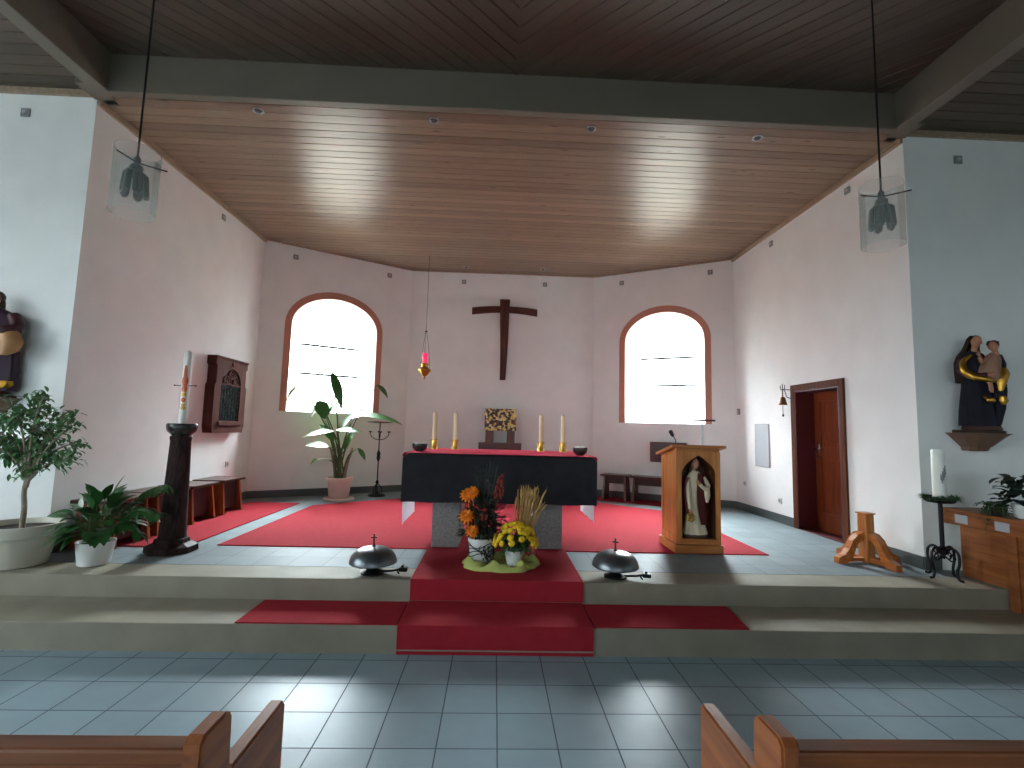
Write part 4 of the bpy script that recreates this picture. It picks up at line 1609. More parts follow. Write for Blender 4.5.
tube(bm, [(0.0, -0.11, 0.30), (0.045, -0.145, 0.285), (0.075, -0.12, 0.26)], 0.012, 8)
obj('gilded_fold', bm, 'gold', mo, smooth=True)

# saint on the far left wall, half cut by the frame
console((-4.53, YF-0.001, 1.76), 'brown wooden bracket under the left statue behind the ficus', 0.8)
sj = thing('statue', 'painted carved saint in a dark purple robe on the left front wall', 'statue', (-4.53, YF-0.14, 1.7605), 0.35)
bm = NB()
lathe(bm, [(0.15, 0), (0.155, 0.012), (0.14, 0.035)], 28)
for v in bm.verts:
    v.co.y *= 0.6
obj('base', bm, 'basewood', sj)
bm = NB()
robe(bm, [(0.0355, 0.03, 0, 0.165, 0.08, 0.08), (0.12, 0.04, 0, 0.16, 0.08, 0.09), (0.30, 0.05, 0, 0.15, 0.08, 0.08), (0.46, 0.05, 0, 0.14, 0.075, 0.05), (0.60, 0.05, 0, 0.15, 0.07, 0.02), (0.70, 0.03, 0, 0.15, 0.065, 0.02), (0.755, 0.01, 0, 0.10, 0.055, 0.01), (0.79, 0.0, 0, 0.035, 0.035, 0)])
obj('robe', bm, 'purple', sj, smooth=True)
bm = NB()
head_mesh(bm, (0.0, -0.02, 0.865), 1.05, 0.0, 0.3)
obj('head', bm, 'skindark', sj, smooth=True)
bm = NB()
ell(bm, (0.004, 0.004, 0.882), (0.054, 0.052, 0.056), 16, 10)
robe(bm, [(0.765, 0.0, 0.02, 0.06, 0.03, 0.05), (0.83, 0.0, 0.015, 0.06, 0.04, 0.04), (0.88, 0.0, 0.01, 0.05, 0.04, 0.0)], 18, 5)
obj('hair', bm, 'hair', sj, smooth=True)
bm = NB()
tube(bm, curve_pts([(0.14, -0.02, 0.72), (0.19, -0.06, 0.62), (0.13, -0.13, 0.57), (0.02, -0.14, 0.60)], 6), [0.05]*7+[0.045]*6+[0.035]*6, 12)
obj('sleeve', bm, 'maroon', sj, smooth=True)
bm = NB()     # tan bundle held at the hip
robe(bm, [(0.35, 0.14, -0.10, 0.03, 0.03, 0.05), (0.39, 0.16, -0.10, 0.075, 0.05, 0.06), (0.47, 0.17, -0.10, 0.095, 0.06, 0.07), (0.55, 0.155, -0.10, 0.085, 0.055, 0.06), (0.60, 0.13, -0.09, 0.045, 0.04, 0.04)], 26, 5)
obj('bundle', bm, 'tan', sj, smooth=True)
bm = NB()
hand(bm, (0.02, -0.145, 0.60), (-1, -0.1, 0.1), 1.5)
obj('hand', bm, 'skindark', sj, smooth=True)
bm = NB()
robe(bm, [(0.06, 0.10, -0.055, 0.07, 0.03, 0.1), (0.09, 0.11, -0.055, 0.088, 0.036, 0.12), (0.125, 0.12, -0.055, 0.075, 0.03, 0.1)], 22, 6)
obj('gilded_hem', bm, 'gold', sj, smooth=True)

# statue in the lectern niche
js = thing('statue', 'painted bearded figure in cream robe and red cloak standing in the lectern niche', 'statue', (2.125, 5.115, ZK+0.1455))
js.scale = (1.06, 1.0, 1.10)
bm = NB()
lathe(bm, [(0.115, 0), (0.118, 0.01), (0.105, 0.028)], 24)
for v in bm.verts:
    v.co.y *= 0.6
obj('base', bm, 'basewood', js)
bm = NB()
robe(bm, [(0.0285, 0.0, 0, 0.115, 0.065, 0.09), (0.10, -0.005, 0, 0.095, 0.06, 0.10), (0.22, -0.01, 0, 0.08, 0.055, 0.08), (0.34, -0.01, 0, 0.075, 0.05, 0.05), (0.46, 0, 0, 0.08, 0.05, 0.03), (0.55, 0, 0, 0.085, 0.048, 0.02), (0.595, 0, 0, 0.06, 0.04, 0.01), (0.625, 0, 0, 0.028, 0.028, 0)])
obj('robe', bm, 'robe', js, smooth=True)
bm = NB()
head_mesh(bm, (0.0, -0.018, 0.685), 0.88, 0.05, 0.1)
obj('head', bm, 'skin', js, smooth=True)
bm = NB()
ell(bm, (0.0, 0.002, 0.703), (0.045, 0.044, 0.046), 16, 10)
robe(bm, [(0.585, 0.0, 0.012, 0.055, 0.028, 0.08), (0.65, 0.0, 0.012, 0.053, 0.034, 0.06), (0.70, 0.0, 0.006, 0.043, 0.036, 0.0)], 18, 5)
robe(bm, [(0.618, 0.003, -0.050, 0.006, 0.006, 0.05), (0.634, 0.003, -0.052, 0.015, 0.010, 0.05), (0.648, 0.002, -0.046, 0.020, 0.010, 0.0)], 12, 4)
obj('hair', bm, 'hair', js, smooth=True)
bm = NB()     # cloak across the body and down the right side
rings = []
for z, cx, rx, ry in ((0.60, 0.03, 0.055, 0.05), (0.53, 0.025, 0.085, 0.062), (0.42, 0.02, 0.098, 0.068), (0.30, 0.025, 0.10, 0.07), (0.20, 0.04, 0.088, 0.066), (0.12, 0.055, 0.06, 0.055)):
    pts = []
    for i in range(17):
        a = radians(-105)+radians(190)*i/16
        f = 1+0.06*cos(7*a+z*4)
        pts.append((cx+rx*cos(a)*f, ry*sin(a)*f, z))
    rings.append(pts)
loft(bm, rings, cap=False, closed=False)
bmesh.ops.solidify(bm, geom=list(bm.faces), thickness=0.008)
tube(bm, curve_pts([(-0.085, -0.03, 0.56), (-0.105, -0.035, 0.46), (-0.10, -0.04, 0.30), (-0.085, -0.045, 0.20)], 6), [0.022]*10+[0.017]*9, 10)
obj('cloak', bm, 'cloak', js, smooth=True)
bm = NB()
tube(bm, curve_pts([(-0.078, -0.02, 0.56), (-0.088, -0.055, 0.44), (-0.085, -0.075, 0.34), (-0.08, -0.08, 0.27)], 6), [0.022]*7+[0.02]*6+[0.018]*6, 10)
tube(bm, curve_pts([(0.078, -0.02, 0.56), (0.115, -0.045, 0.48), (0.06, -0.085, 0.465), (0.015, -0.095, 0.50)], 6), [0.024]*7+[0.022]*6+[0.018]*6, 10)
robe(bm, [(0.33, 0.10, -0.06, 0.012, 0.012, 0.1), (0.39, 0.10, -0.06, 0.028, 0.02, 0.1), (0.47, 0.095, -0.06, 0.03, 0.022, 0.05)], 12, 4)
obj('sleeve', bm, 'robe', js, smooth=True)
bm = NB()
hand(bm, (-0.08, -0.082, 0.27), (0, -0.1, -1), 1.2)
hand(bm, (0.015, -0.097, 0.50), (-0.6, -0.2, 0.7), 1.2)
obj('hands', bm, 'skin', js, smooth=True)
bm = NB()
for k in range(9):
    a = 2*pi*k/9
    ell(bm, (-0.075+0.028*cos(a), -0.085+0.01*sin(2*a), 0.20+0.035*sin(a)), (0.015, 0.012, 0.015), 8, 5)
obj('gilded_flowers', bm, 'gold', js, smooth=True)

# ------------------------------------------------------------------ paschal column and candle
pc = thing('marble_column', 'dark red marble column on a stepped base carrying the decorated candle', 'column', (-3.005, 4.80, Z2))
bm = NB()
def octo(r, z):
    return [(r*cos(pi/8+pi/4*i), r*sin(pi/8+pi/4*i), z) for i in range(8)]
loft(bm, [octo(0.215, 0.0005), octo(0.22, 0.01), octo(0.215, 0.055), octo(0.165, 0.08), octo(0.15, 0.085), octo(0.14, 0.12), octo(0.11, 0.125)])
obj('base', bm, 'marble', pc)
bm = NB()
lathe(bm, [(0.118, 0.1255), (0.112, 0.16), (0.100, 0.6), (0.086, 1.03), (0.092, 1.045), (0.092, 1.07), (0.08, 1.08)], 40)
obj('shaft', bm, 'marble', pc, smooth=True)
bm = NB()
lathe(bm, [(0.08, 1.0805), (0.092, 1.095), (0.118, 1.12), (0.128, 1.15), (0.130, 1.18), (0.122, 1.195), (0.05, 1.19)], 40)
obj('capital', bm, 'marble_top', pc, smooth=True)
pk = thing('paschal_candle', 'tall white candle with orange and gold emblem on the marble column', 'candle', (-3.005, 4.80, Z2+1.195))
bm = NB()
hC = 0.70
lathe(bm, [(0.036, 0), (0.0355, 0.3), (0.035, hC-0.01), (0.030, hC), (0.012, hC-0.012)], 28)
obj('wax', bm, 'waxwhite', pk, smooth=True)
def patch(bm, r, rows, s0, t=0.003, n=8):
    """emblem wrapped on the candle front: rows of (z, half width along the circumference)"""
    grid = []
    for z, w in rows:
        grid.append([[bm.verts.new((q*sin((s0-w+2*w*k/n)/r), -q*cos((s0-w+2*w*k/n)/r), z)) for k in range(n+1)] for q in (r-0.002, r+t)])
    for a, b in zip(grid[:-1], grid[1:]):
        for k in range(n):
            bm.faces.new((a[1][k], a[1][k+1], b[1][k+1], b[1][k]))
        for k in (0, n):
            bm.faces.new((a[0][k], a[1][k], b[1][k], b[0][k]))
    for g in (grid[0], grid[-1]):
        for k in range(n):
            bm.faces.new((g[0][k], g[0][k+1], g[1][k+1], g[1][k]))
bm = NB()
S0 = 0.010
patch(bm, 0.0362, [(0.30, 0.016), (0.33, 0.024), (0.36, 0.018), (0.40, 0.028), (0.43, 0.026), (0.45, 0.015), (0.52, 0.013), (0.56, 0.008)], S0)
obj('emblem', bm, 'orange', pk)
bm = NB()
patch(bm, 0.0362, [(0.20, 0.006), (0.215, 0.018), (0.235, 0.018), (0.25, 0.006)], S0)
obj('emblem', bm, 'orange', pk)
bm = NB()
patch(bm, 0.0362, [(0.258, 0.014), (0.275, 0.020), (0.297, 0.016)], S0)
obj('gilding', bm, 'goldwax', pk)
bm = NB()
patch(bm, 0.0362, [(0.13, 0.012), (0.15, 0.020), (0.165, 0.012), (0.19, 0.018)], S0)
obj('gilding', bm, 'goldwax', pk)
bm = NB()
tube(bm, [(-0.10, -0.01, 0.366), (0.10, -0.01, 0.366)], 0.0035, 6)
ell(bm, (-0.10, -0.01, 0.366), (0.010, 0.007, 0.007), 8, 5)
ell(bm, (0.10, -0.01, 0.366), (0.010, 0.007, 0.007), 8, 5)
obj('pin', bm, 'rubber', pk)
bm = NB()
tube(bm, [(0, 0, hC-0.012), (0.002, 0, hC+0.012)], 0.003, 6)
obj('wick', bm, 'rubber', pk)

# ------------------------------------------------------------------ floor bells (domed gongs with a small cross)
def floor_bell(loc, rz, label):
    b = thing('floor_bell', label, 'bell', loc, rz, 'domed floor bells with crosses')
    bm = NB()
    lathe(bm, [(0.075, 0.0005), (0.095, 0.006), (0.095, 0.018), (0.06, 0.028), (0.038, 0.045), (0.034, 0.205)], 32)
    obj('foot', bm, 'iron', b, smooth=True)
    bm = NB()
    lathe(bm, [(0.186, 0.090), (0.195, 0.097), (0.194, 0.110), (0.180, 0.150), (0.152, 0.184), (0.108, 0.208), (0.055, 0.219), (0.012, 0.221), (0.012, 0.215), (0.055, 0.212), (0.10, 0.201), (0.143, 0.178), (0.171, 0.146), (0.185, 0.108)], 48)
    obj('dome', bm, 'bell', b, smooth=True, angle=50)
    bm = NB()
    lathe(bm, [(0.016, 0.2205), (0.012, 0.231), (0.008, 0.238)], 12)
    box(bm, -0.007, 0.007, -0.005, 0.005, 0.236, 0.325)
    box(bm, -0.026, 0.026, -0.0048, 0.0048, 0.288, 0.300)
    obj('cross', bm, 'mahog', b)
    bm = NB()
    tube(bm, [(0.05, 0, 0.018), (0.17, -0.01, 0.03), (0.225, -0.02, 0.045)], 0.009, 8)
    tube(bm, [(0.20, -0.016, 0.040), (0.212, -0.018, 0.02), (0.225, -0.02, 0.010)], 0.007, 8)
    box(bm, 0.22, 0.29, -0.045, 0.01, 0.030, 0.062, 0.006)
    box(bm, 0.24, 0.26, -0.04, 0.005, 0.0625, 0.08, 0.003)
    obj('striker', bm, 'iron', b)
    return b


floor_bell((-0.975, 4.19, Z2), 0.0, 'dark domed bell with a small cross on the floor left of the runner')
floor_bell((1.055, 4.19, Z2), -0.25, 'grey domed bell with a small cross on the floor right of the runner')

# ------------------------------------------------------------------ flowers before the altar
bm = NB()
rings = []
rnd = random.Random(5)
n = 48
for r, zz in ((1.0, 0.0005), (1.0, 0.012), (0.94, 0.04), (0.82, 0.055), (0.66, 0.04), (0.45, 0.012)):
    row = []
    for i in range(n):
        a = 2*pi*i/n
        w = 1+0.05*sin(5*a+1)+0.03*sin(11*a)
        h = zz*(1+0.45*sin(7*a+r*9)+0.3*sin(13*a)) if zz > 0.02 else zz
        row.append((0.085+0.34*r*w*cos(a), 4.48+0.25*r*w*sin(a), ZK+max(0.0005, h)))
    rings.append(row)
loft(bm, rings)
tag(obj('drape', bm, 'greencloth', None, smooth=True), 'crumpled pale green cloth spread under the two flower pots', 'cloth')

ZP = ZK+0.013
fa = thing('flower_arrangement', 'white pot with orange roses and dark foliage, left before the altar', 'flowers', (-0.09, 4.52, ZP))
bm = NB()
lathe(bm, [(0.088, 0), (0.093, 0.005), (0.118, 0.20), (0.124, 0.215), (0.118, 0.22), (0.105, 0.19), (0.02, 0.185)], 32)
obj('pot', bm, 'potwhite', fa, smooth=True)
bm = NB()
rnd = random.Random(8)
for k in range(5):    # twine wrapping and a tuft of dark moss tied on the pot
    pts = [(0.118*cos(a), 0.118*sin(a), 0.08+0.02*k+0.02*sin(3*a+k)) for a in [2*pi*i/24 for i in range(25)]]
    tube(bm, pts, 0.004, 5, cap=False)
for k in range(90):
    a = rnd.uniform(-1.5, -0.3)
    z = rnd.uniform(0.01, 0.17)
    r = 0.098+0.10*z
    p = Vector((r*cos(a), r*sin(a), z))
    leaf(bm, p, (cos(a)+rnd.uniform(-1, 1), sin(a)+rnd.uniform(-1, 1), rnd.uniform(-0.1, 0.6)), (0, 0, 1), rnd.uniform(0.03, 0.06), 0.012, 1.0, 2)
obj('twine_wrap', bm, 'twine', fa)
bm = NB()
for k in range(330):
    a = rnd.uniform(0, 2*pi)
    el = rnd.uniform(-0.3, 1.4)
    r = rnd.uniform(0.02, 0.17)
    p = Vector((r*cos(a)+0.01, r*sin(a)*0.7, 0.22+rnd.uniform(0, 0.40)*(1-r*2)))
    leaf(bm, p, (cos(a)*cos(el), sin(a)*cos(el), sin(el)), (0, 0, 1), rnd.uniform(0.06, 0.12), rnd.uniform(0.03, 0.05), 0.7, 3)
for k in range(16):
    a = rnd.uniform(0, 2*pi)
    h = rnd.uniform(0.55, 0.88)
    top = Vector((0.11*cos(a)+0.02, 0.06*sin(a), h))
    tube(bm, [(0.03*cos(a), 0.03*sin(a), 0.16), (0.06*cos(a)+0.01, 0.05*sin(a), h*0.6), top], 0.003, 5)
    for q in range(9):
        t_ = 0.45+0.55*q/8
        pp = Vector((0.03*cos(a), 0.03*sin(a), 0.16)).lerp(top, t_)
        b_ = rnd.uniform(0, 6.28)
        leaf(bm, pp, (cos(b_), sin(b_), 0.9), (0, 0, 1), 0.06, 0.008, 0.4, 2)
obj('foliage', bm, 'leafb', fa)
def rose(bm, c, r, rnd):
    c = Vector(c)
    ell(bm, c, (r*0.5, r*0.5, r*0.45), 10, 6)
    for ringi, (m_, rr, tilt) in enumerate(((6, 0.55, 1.0), (9, 0.8, 0.6), (12, 1.0, 0.2))):
        for i in range(m_):
            a = 2*pi*i/m_+ringi*0.4
            d = Vector((cos(a)*cos(tilt), sin(a)*cos(tilt), sin(tilt)))
            d = Matrix.Rotation(radians(50), 3, 'X') @ d
            leaf(bm, c+d*r*0.25, d, (0, -0.6, 0.8), r*rr, r*0.5, 0.5, 2)
for c, r in (((-0.135, -0.06, 0.60), 0.062), ((-0.09, -0.085, 0.63), 0.055), ((-0.135, -0.10, 0.42), 0.062), ((-0.08, -0.11, 0.295), 0.056)):
    bm = NB()
    rose(bm, c, r, rnd)
    tube(bm, [(c[0], c[1], c[2]-0.01), (c[0]*0.5, c[1]*0.4, 0.17)], 0.004, 5)
    obj('rose', bm, 'flowor', fa, smooth=True)
for (c0, c1, s) in (((0.14, -0.04, 0.58), (0.16, -0.06, 0.78), 0.055), ((0.0, -0.08, 0.40), (0.03, -0.09, 0.48), 0.05)):
    bm = NB()
    for k in range(46):
        t_ = rnd.random()
        p = Vector((c1[0]-0.02, c1[1], 0)).lerp(Vector((c1[0], c1[1], 0)), t_)
        p.z = c0[2]+(c1[2]-c0[2])*t_
        w = s*(1-t_*0.6)*0.8
        ell(bm, p+Vector((rnd.uniform(-w, w), rnd.uniform(-w, w), 0)), (0.012, 0.012, 0.016), 6, 4)
    tube(bm, [(0.03, 0, 0.17), (c1[0]-0.01, c1[1], c0[2])], 0.005, 5)
    obj('red_plume', bm, 'flowre', fa, smooth=True)

ch = thing('chrysanthemum_pot', 'yellow chrysanthemum in a small white pot, right before the altar', 'flowers', (0.205, 4.42, ZP))
bm = NB()
lathe(bm, [(0.055, 0), (0.06, 0.004), (0.082, 0.125), (0.088, 0.135), (0.080, 0.138), (0.07, 0.12), (0.02, 0.115)], 28)
obj('pot', bm, 'potwhite', ch, smooth=True)
bm = NB()
rnd = random.Random(21)
for k in range(240):
    a = rnd.uniform(0, 2*pi)
    el = rnd.uniform(-0.5, 1.3)
    r = rnd.uniform(0.02, 0.13)
    p = Vector((r*cos(a)*1.2+0.02, r*sin(a)*0.9, 0.13+rnd.uniform(0, 0.16)))
    leaf(bm, p, (cos(a)*cos(el), sin(a)*cos(el), sin(el)), (0, 0, 1), rnd.uniform(0.04, 0.08), rnd.uniform(0.02, 0.04), 0.7, 2)
obj('foliage', bm, 'leafd', ch)
bm = NB()
for k in range(95):
    u_ = rnd.random()
    a = rnd.uniform(0, 2*pi)
    el = math.asin(0.05+0.95*u_)
    c = Vector((0.01+0.195*cos(a)*cos(el), 0.15*sin(a)*cos(el), 0.17+0.20*sin(el)))
    nrm = (c-Vector((0.02, 0, 0.15))).normalized()
    R_ = nrm.to_track_quat('Z', 'Y').to_matrix().to_4x4()
    s = rnd.uniform(0.023, 0.034)
    ell(bm, c, (s, s, s*0.6), 9, 5, R_)
obj('blossoms', bm, 'flowye', ch)

ws = thing('wheat_sheaf', 'bundle of dry golden wheat ears behind the yellow chrysanthemum', 'wheat', (0.27, 4.56, ZP))
bm = NB()
bm2 = NB()
rnd = random.Random(17)
for k in range(85):
    a = rnd.uniform(0, 2*pi)
    r = rnd.uniform(0, 0.03)
    sp_ = rnd.uniform(0.01, 0.10)
    top = Vector((0.06+sp_*cos(a)*1.25, sp_*sin(a)*0.6, rnd.uniform(0.44, 0.60)))
    b0 = Vector((r*cos(a), r*sin(a), 0.001+rnd.uniform(0, 0.01)))
    mid = b0.lerp(top, 0.45)
    mid.x -= 0.01
    tube(bm, [b0, mid, top], 0.0036, 5)
    d = (top-mid).normalized()
    d = (d+Vector((rnd.uniform(-0.2, 0.3), rnd.uniform(-0.2, 0.2), -0.1))).normalized()
    tube(bm2, [top, top+d*0.02, top+d*0.06, top+d*0.09], [0.003, 0.008, 0.007, 0.002], 6)
    for q in range(4):
        leaf(bm2, top+d*(0.02+0.018*q), d+Vector((rnd.uniform(-0.5, 0.5), rnd.uniform(-0.5, 0.5), 0.2)), (0, 0, 1), 0.05, 0.004, 0.1, 1)
obj('stalks', bm, 'wheat', ws)
obj('ears', bm2, 'wheat', ws)
bm = NB()
lathe(bm, [(0.032, 0.20), (0.036, 0.21), (0.032, 0.22)], 16, 0.015, 0)
obj('tie', bm, 'twine', ws)


# ------------------------------------------------------------------ potted plants
def soil_disc(r, z, parent):
    bm = NB()
    lathe(bm, [(r, z-0.01), (r, z), (r*0.5, z+0.008), (0.01, z+0.01)], 28)
    obj('soil', bm, 'soil', parent, smooth=True)


# ficus tree in the big beige planter
fi = thing('ficus_tree', 'small leafy ficus tree in a large beige planter by the left front wall', 'plant', (-3.93, 4.29, Z2))
bm = NB()
lathe(bm, [(0.185, 0.0005), (0.195, 0.006), (0.235, 0.20), (0.252, 0.235), (0.268, 0.245), (0.285, 0.32), (0.285, 0.335), (0.268, 0.335), (0.25, 0.27), (0.03, 0.265)], 48)
obj('pot', bm, 'potbeige', fi, smooth=True, angle=35)
soil_disc(0.255, 0.29, fi)
rnd = random.Random(31)
bm = NB()
tube(bm, curve_pts([(0.01, 0, 0.27), (0.012, 0, 0.45), (-0.005, 0.0, 0.60), (0.015, 0, 0.78)], 6), [0.021-0.0003*i for i in range(19)], 10)
tips = []
br = [(-0.20, -0.05, 1.22), (0.02, 0.05, 1.35), (0.26, 0.0, 1.26), (0.40, -0.05, 1.18), (0.15, -0.10, 1.40), (-0.35, 0.0, 1.12), (-0.08, 0.10, 1.42), (0.30, 0.10, 1.02), (-0.25, -0.1, 1.0), (0.12, 0.08, 1.15), (0.36, 0.0, 0.86), (-0.12, -0.10, 1.38)]
for bx_, by_, bz_ in br:
    b0 = Vector((0.01, 0, rnd.uniform(0.62, 0.78)))
    e = Vector((bx_, by_, bz_))
    m_ = b0.lerp(e, 0.5)+Vector((-0.03*(1 if bx_ > 0 else -1), 0, 0.05))
    pts = curve_pts([b0, m_, e], 6)
    tube(bm, pts, [0.013-0.0008*i for i in range(len(pts))], 7)
    tips.append((m_, e))
    for q in range(3):
        s_ = pts[4+q*3]
        e2 = s_+Vector((rnd.uniform(-0.16, 0.16), rnd.uniform(-0.12, 0.12), rnd.uniform(-0.06, 0.14)))
        tube(bm, [s_, s_.lerp(e2, 0.5)+Vector((0, 0, 0.02)), e2], [0.005, 0.004, 0.002], 5)
        tips.append((s_, e2))
obj('trunk', bm, 'bark', fi, smooth=True)
bm = NB()
for s_, e in tips:
    for k in range(25):
        p = s_.lerp(e, rnd.uniform(0.35, 1.08))+Vector((rnd.gauss(0, 0.035), rnd.gauss(0, 0.035), rnd.gauss(0, 0.03)))
        a = rnd.uniform(0, 2*pi)
        p.y = min(p.y, 0.20)
        leaf(bm, p, (cos(a), sin(a), rnd.uniform(-0.9, 0.3)), (0, 0, 1), rnd.uniform(0.05, 0.085), rnd.uniform(0.024, 0.036), 0.5, 3)
obj('foliage', bm, 'leaf', fi)

# peace lily with a second trailing plant in the white pot
pl = thing('peace_lily', 'broad-leaved peace lily in a white pot at the top of the steps', 'plant', (-3.345, 4.34, Z2))
bm = NB()
lathe(bm, [(0.105, 0.0005), (0.112, 0.006), (0.135, 0.185), (0.14, 0.19), (0.132, 0.19), (0.12, 0.15), (0.02, 0.145)], 40)
obj('pot', bm, 'potwhite', pl, smooth=True)
soil_disc(0.118, 0.165, pl)
bm = NB()
bs = NB()
rnd = random.Random(12)
lp = lambda t: (sin(pi*min(1, t**0.8*0.96+0.02)))
spec = [(-2.9, 0.3, 0.30), (-2.6, 0.9, 0.42), (2.8, 0.55, 0.34), (-1.6, 0.35, 0.28), (-1.2, 0.9, 0.36), (-0.6, 0.4, 0.34), (0.2, 0.75, 0.46), (0.6, 0.35, 0.36), (0.0, 0.35, 0.44), (1.5, 0.95, 0.40), (2.2, 0.6, 0.38), (-2.1, 0.6, 0.34), (-0.9, 0.1, 0.30), (-2.3, 0.05, 0.28), (-1.7, 1.2, 0.46), (0.9, 1.1, 0.44), (-0.2, 1.0, 0.40), (2.9, 1.05, 0.36)]
for a, el, ln in spec*5:
    a += rnd.uniform(-0.25, 0.25)
    el += rnd.uniform(-0.12, 0.2)
    ln *= rnd.uniform(0.45, 1.0)*(0.6 if cos(a) < -0.4 else 1)
    el = min(1.5, el+rnd.uniform(0.0, 0.5))
    d = Vector((cos(a)*cos(el), sin(a)*cos(el), sin(el)))
    b0 = Vector((0.04*cos(a), 0.04*sin(a), 0.16))
    e = b0+d*ln*0.75+Vector((0, 0, 0.08))
    tube(bs, [b0, b0.lerp(e, 0.5)+Vector((0, 0, 0.03)), e], 0.004, 5)
    leaf(bm, e, d+Vector((0, 0, -0.25)), (0, 0, 1), rnd.uniform(0.14, 0.21), rnd.uniform(0.075, 0.11), 0.9, 6, 0.2, lp)
# one tall leaf
leaf(bm, (0.10, 0.0, 0.56), (0.25, 0, 1), (-1, -0.6, 0.1), 0.20, 0.10, 0.3, 6, 0.2, lp)
tube(bs, [(0.02, 0, 0.16), (0.06, 0, 0.38), (0.10, 0, 0.56)], 0.005, 5)
leaf(bm, (-0.19, -0.02, 0.40), (-1, -0.2, 0.25), (0, -0.6, 1), 0.22, 0.11, 0.6, 6, 0.2, lp)
# arching frond reaching right, behind
for (a0, b0_, c0) in (((0.05, 0.05, 0.2), (0.25, 0.1, 0.55), (0.47, 0.1, 0.66)), ((0.05, 0.05, 0.2), (0.26, 0.05, 0.46), (0.46, 0.05, 0.42)), ((0.04, 0.02, 0.2), (0.22, 0.0, 0.36), (0.36, 0.0, 0.25))):
    pts = curve_pts([a0, b0_, c0], 7)
    tube(bs, pts, 0.004, 5)
    for i in range(4, len(pts)):
        for q in (-1, 1):
            leaf(bm, pts[i], (0.4, q*0.8, rnd.uniform(-0.7, 0.0)), (0, 0, 1), rnd.uniform(0.08, 0.13), rnd.uniform(0.04, 0.06), 0.6, 4, 0.2, lp)
obj('foliage', bm, 'leafd', pl, smooth=True)
obj('stems', bs, 'stem', pl)
bm = NB()
leaf(bm, (-0.02, -0.08, 0.52), (0.1, -0.1, 1), (0, -1, 0.1), 0.10, 0.05, 0.4, 5, 0.4, lp)
leaf(bm, (-0.10, -0.05, 0.47), (-0.3, -0.1, 1), (0, -1, 0.1), 0.09, 0.045, 0.4, 5, 0.4, lp)
obj('blossom', bm, 'spathe', pl, smooth=True)

# palm-like plant below the left window
pa = thing('palm_plant', 'tall arching palm in a pale terracotta pot below the left window', 'plant', (-2.53, 8.22, Z2))
bm = NB()
lathe(bm, [(0.24, 0.0005), (0.245, 0.02), (0.235, 0.035), (0.18, 0.036)], 36)
obj('saucer', bm, 'potpink', pa, smooth=True)
bm = NB()
lathe(bm, [(0.155, 0.0365), (0.16, 0.05), (0.185, 0.30), (0.205, 0.31), (0.21, 0.36), (0.195, 0.365), (0.18, 0.31), (0.02, 0.305)], 36)
obj('pot', bm, 'potpink', pa, smooth=True)
soil_disc(0.182, 0.33, pa)
bm = NB()
bs = NB()
rnd = random.Random(44)
# (end of stalk x,y,z, leaf length, leaf direction x,z, width)
fr = [(-0.22, -0.05, 2.10, 0.66, 0.42, -0.75, 0.17), (-0.42, 0.0, 1.62, 0.34, 0.35, -0.5, 0.24), (-0.40, 0.05, 1.55, 0.28, -0.6, -0.5, 0.14), (0.22, -0.05, 1.40, 0.82, 1.0, 0.06, 0.17), (0.15, 0.0, 1.34, 0.44, 0.7, 0.4, 0.16), (-0.10, -0.15, 1.12, 0.50, -0.9, 0.0, 0.18), (-0.06, -0.12, 1.14, 0.44, 0.95, 0.15, 0.15), (-0.80, 0.05, 1.86, 0.34, -0.75, -0.65, 0.10), (0.52, 0.05, 1.92, 0.30, 0.8, -0.5, 0.10), (-0.05, -0.05, 1.08, 0.46, 0.35, 0.95, 0.18), (-0.12, -0.05, 0.95, 0.38, -0.4, 0.9, 0.17), (-0.34, -0.08, 0.66, 0.16, -0.9, -0.3, 0.09), (0.30, -0.1, 0.85, 0.24, 0.7, -0.6, 0.09), (-0.30, 0.0, 1.30, 0.36, 0.3, 0.9, 0.12), (-0.22, 0.0, 0.86, 0.36, -0.7, 0.2, 0.2), (0.05, 0.0, 0.80, 0.40, 0.2, 1.0, 0.16)]
for x, y_, z, ln, dx, dz, wd in fr:
    b0 = Vector((rnd.uniform(-0.07, 0.07), rnd.uniform(-0.05, 0.05), 0.32))
    e = Vector((x, y_, z))
    pts = curve_pts([b0, b0.lerp(e, 0.5)+Vector((-0.12*x, 0, 0.12)), e], 6)
    tube(bs, pts, [0.016-0.0008*i for i in range(len(pts))], 7)
    leaf(bm, e, (dx, -0.25, dz), (0, -0.55, 1), ln, wd, 0.5 if abs(dz) < 0.3 else 0.75, 10, 0.18, lp)
    if wd > 0.12:      # side leaflets
        pass
obj('fronds', bm, 'leafp', pa, smooth=True)
obj('stems', bs, 'stem', pa, smooth=True)
bm = NB()
for q in range(3):
    x = -0.07+0.07*q
    tube(bm, curve_pts([(x, 0, 0.32), (x*1.5, 0, 0.55), (x*2.6, 0, 0.85)], 5), [0.028-0.0012*i for i in range(11)], 8)
obj('trunk', bm, 'bark', pa, smooth=True)

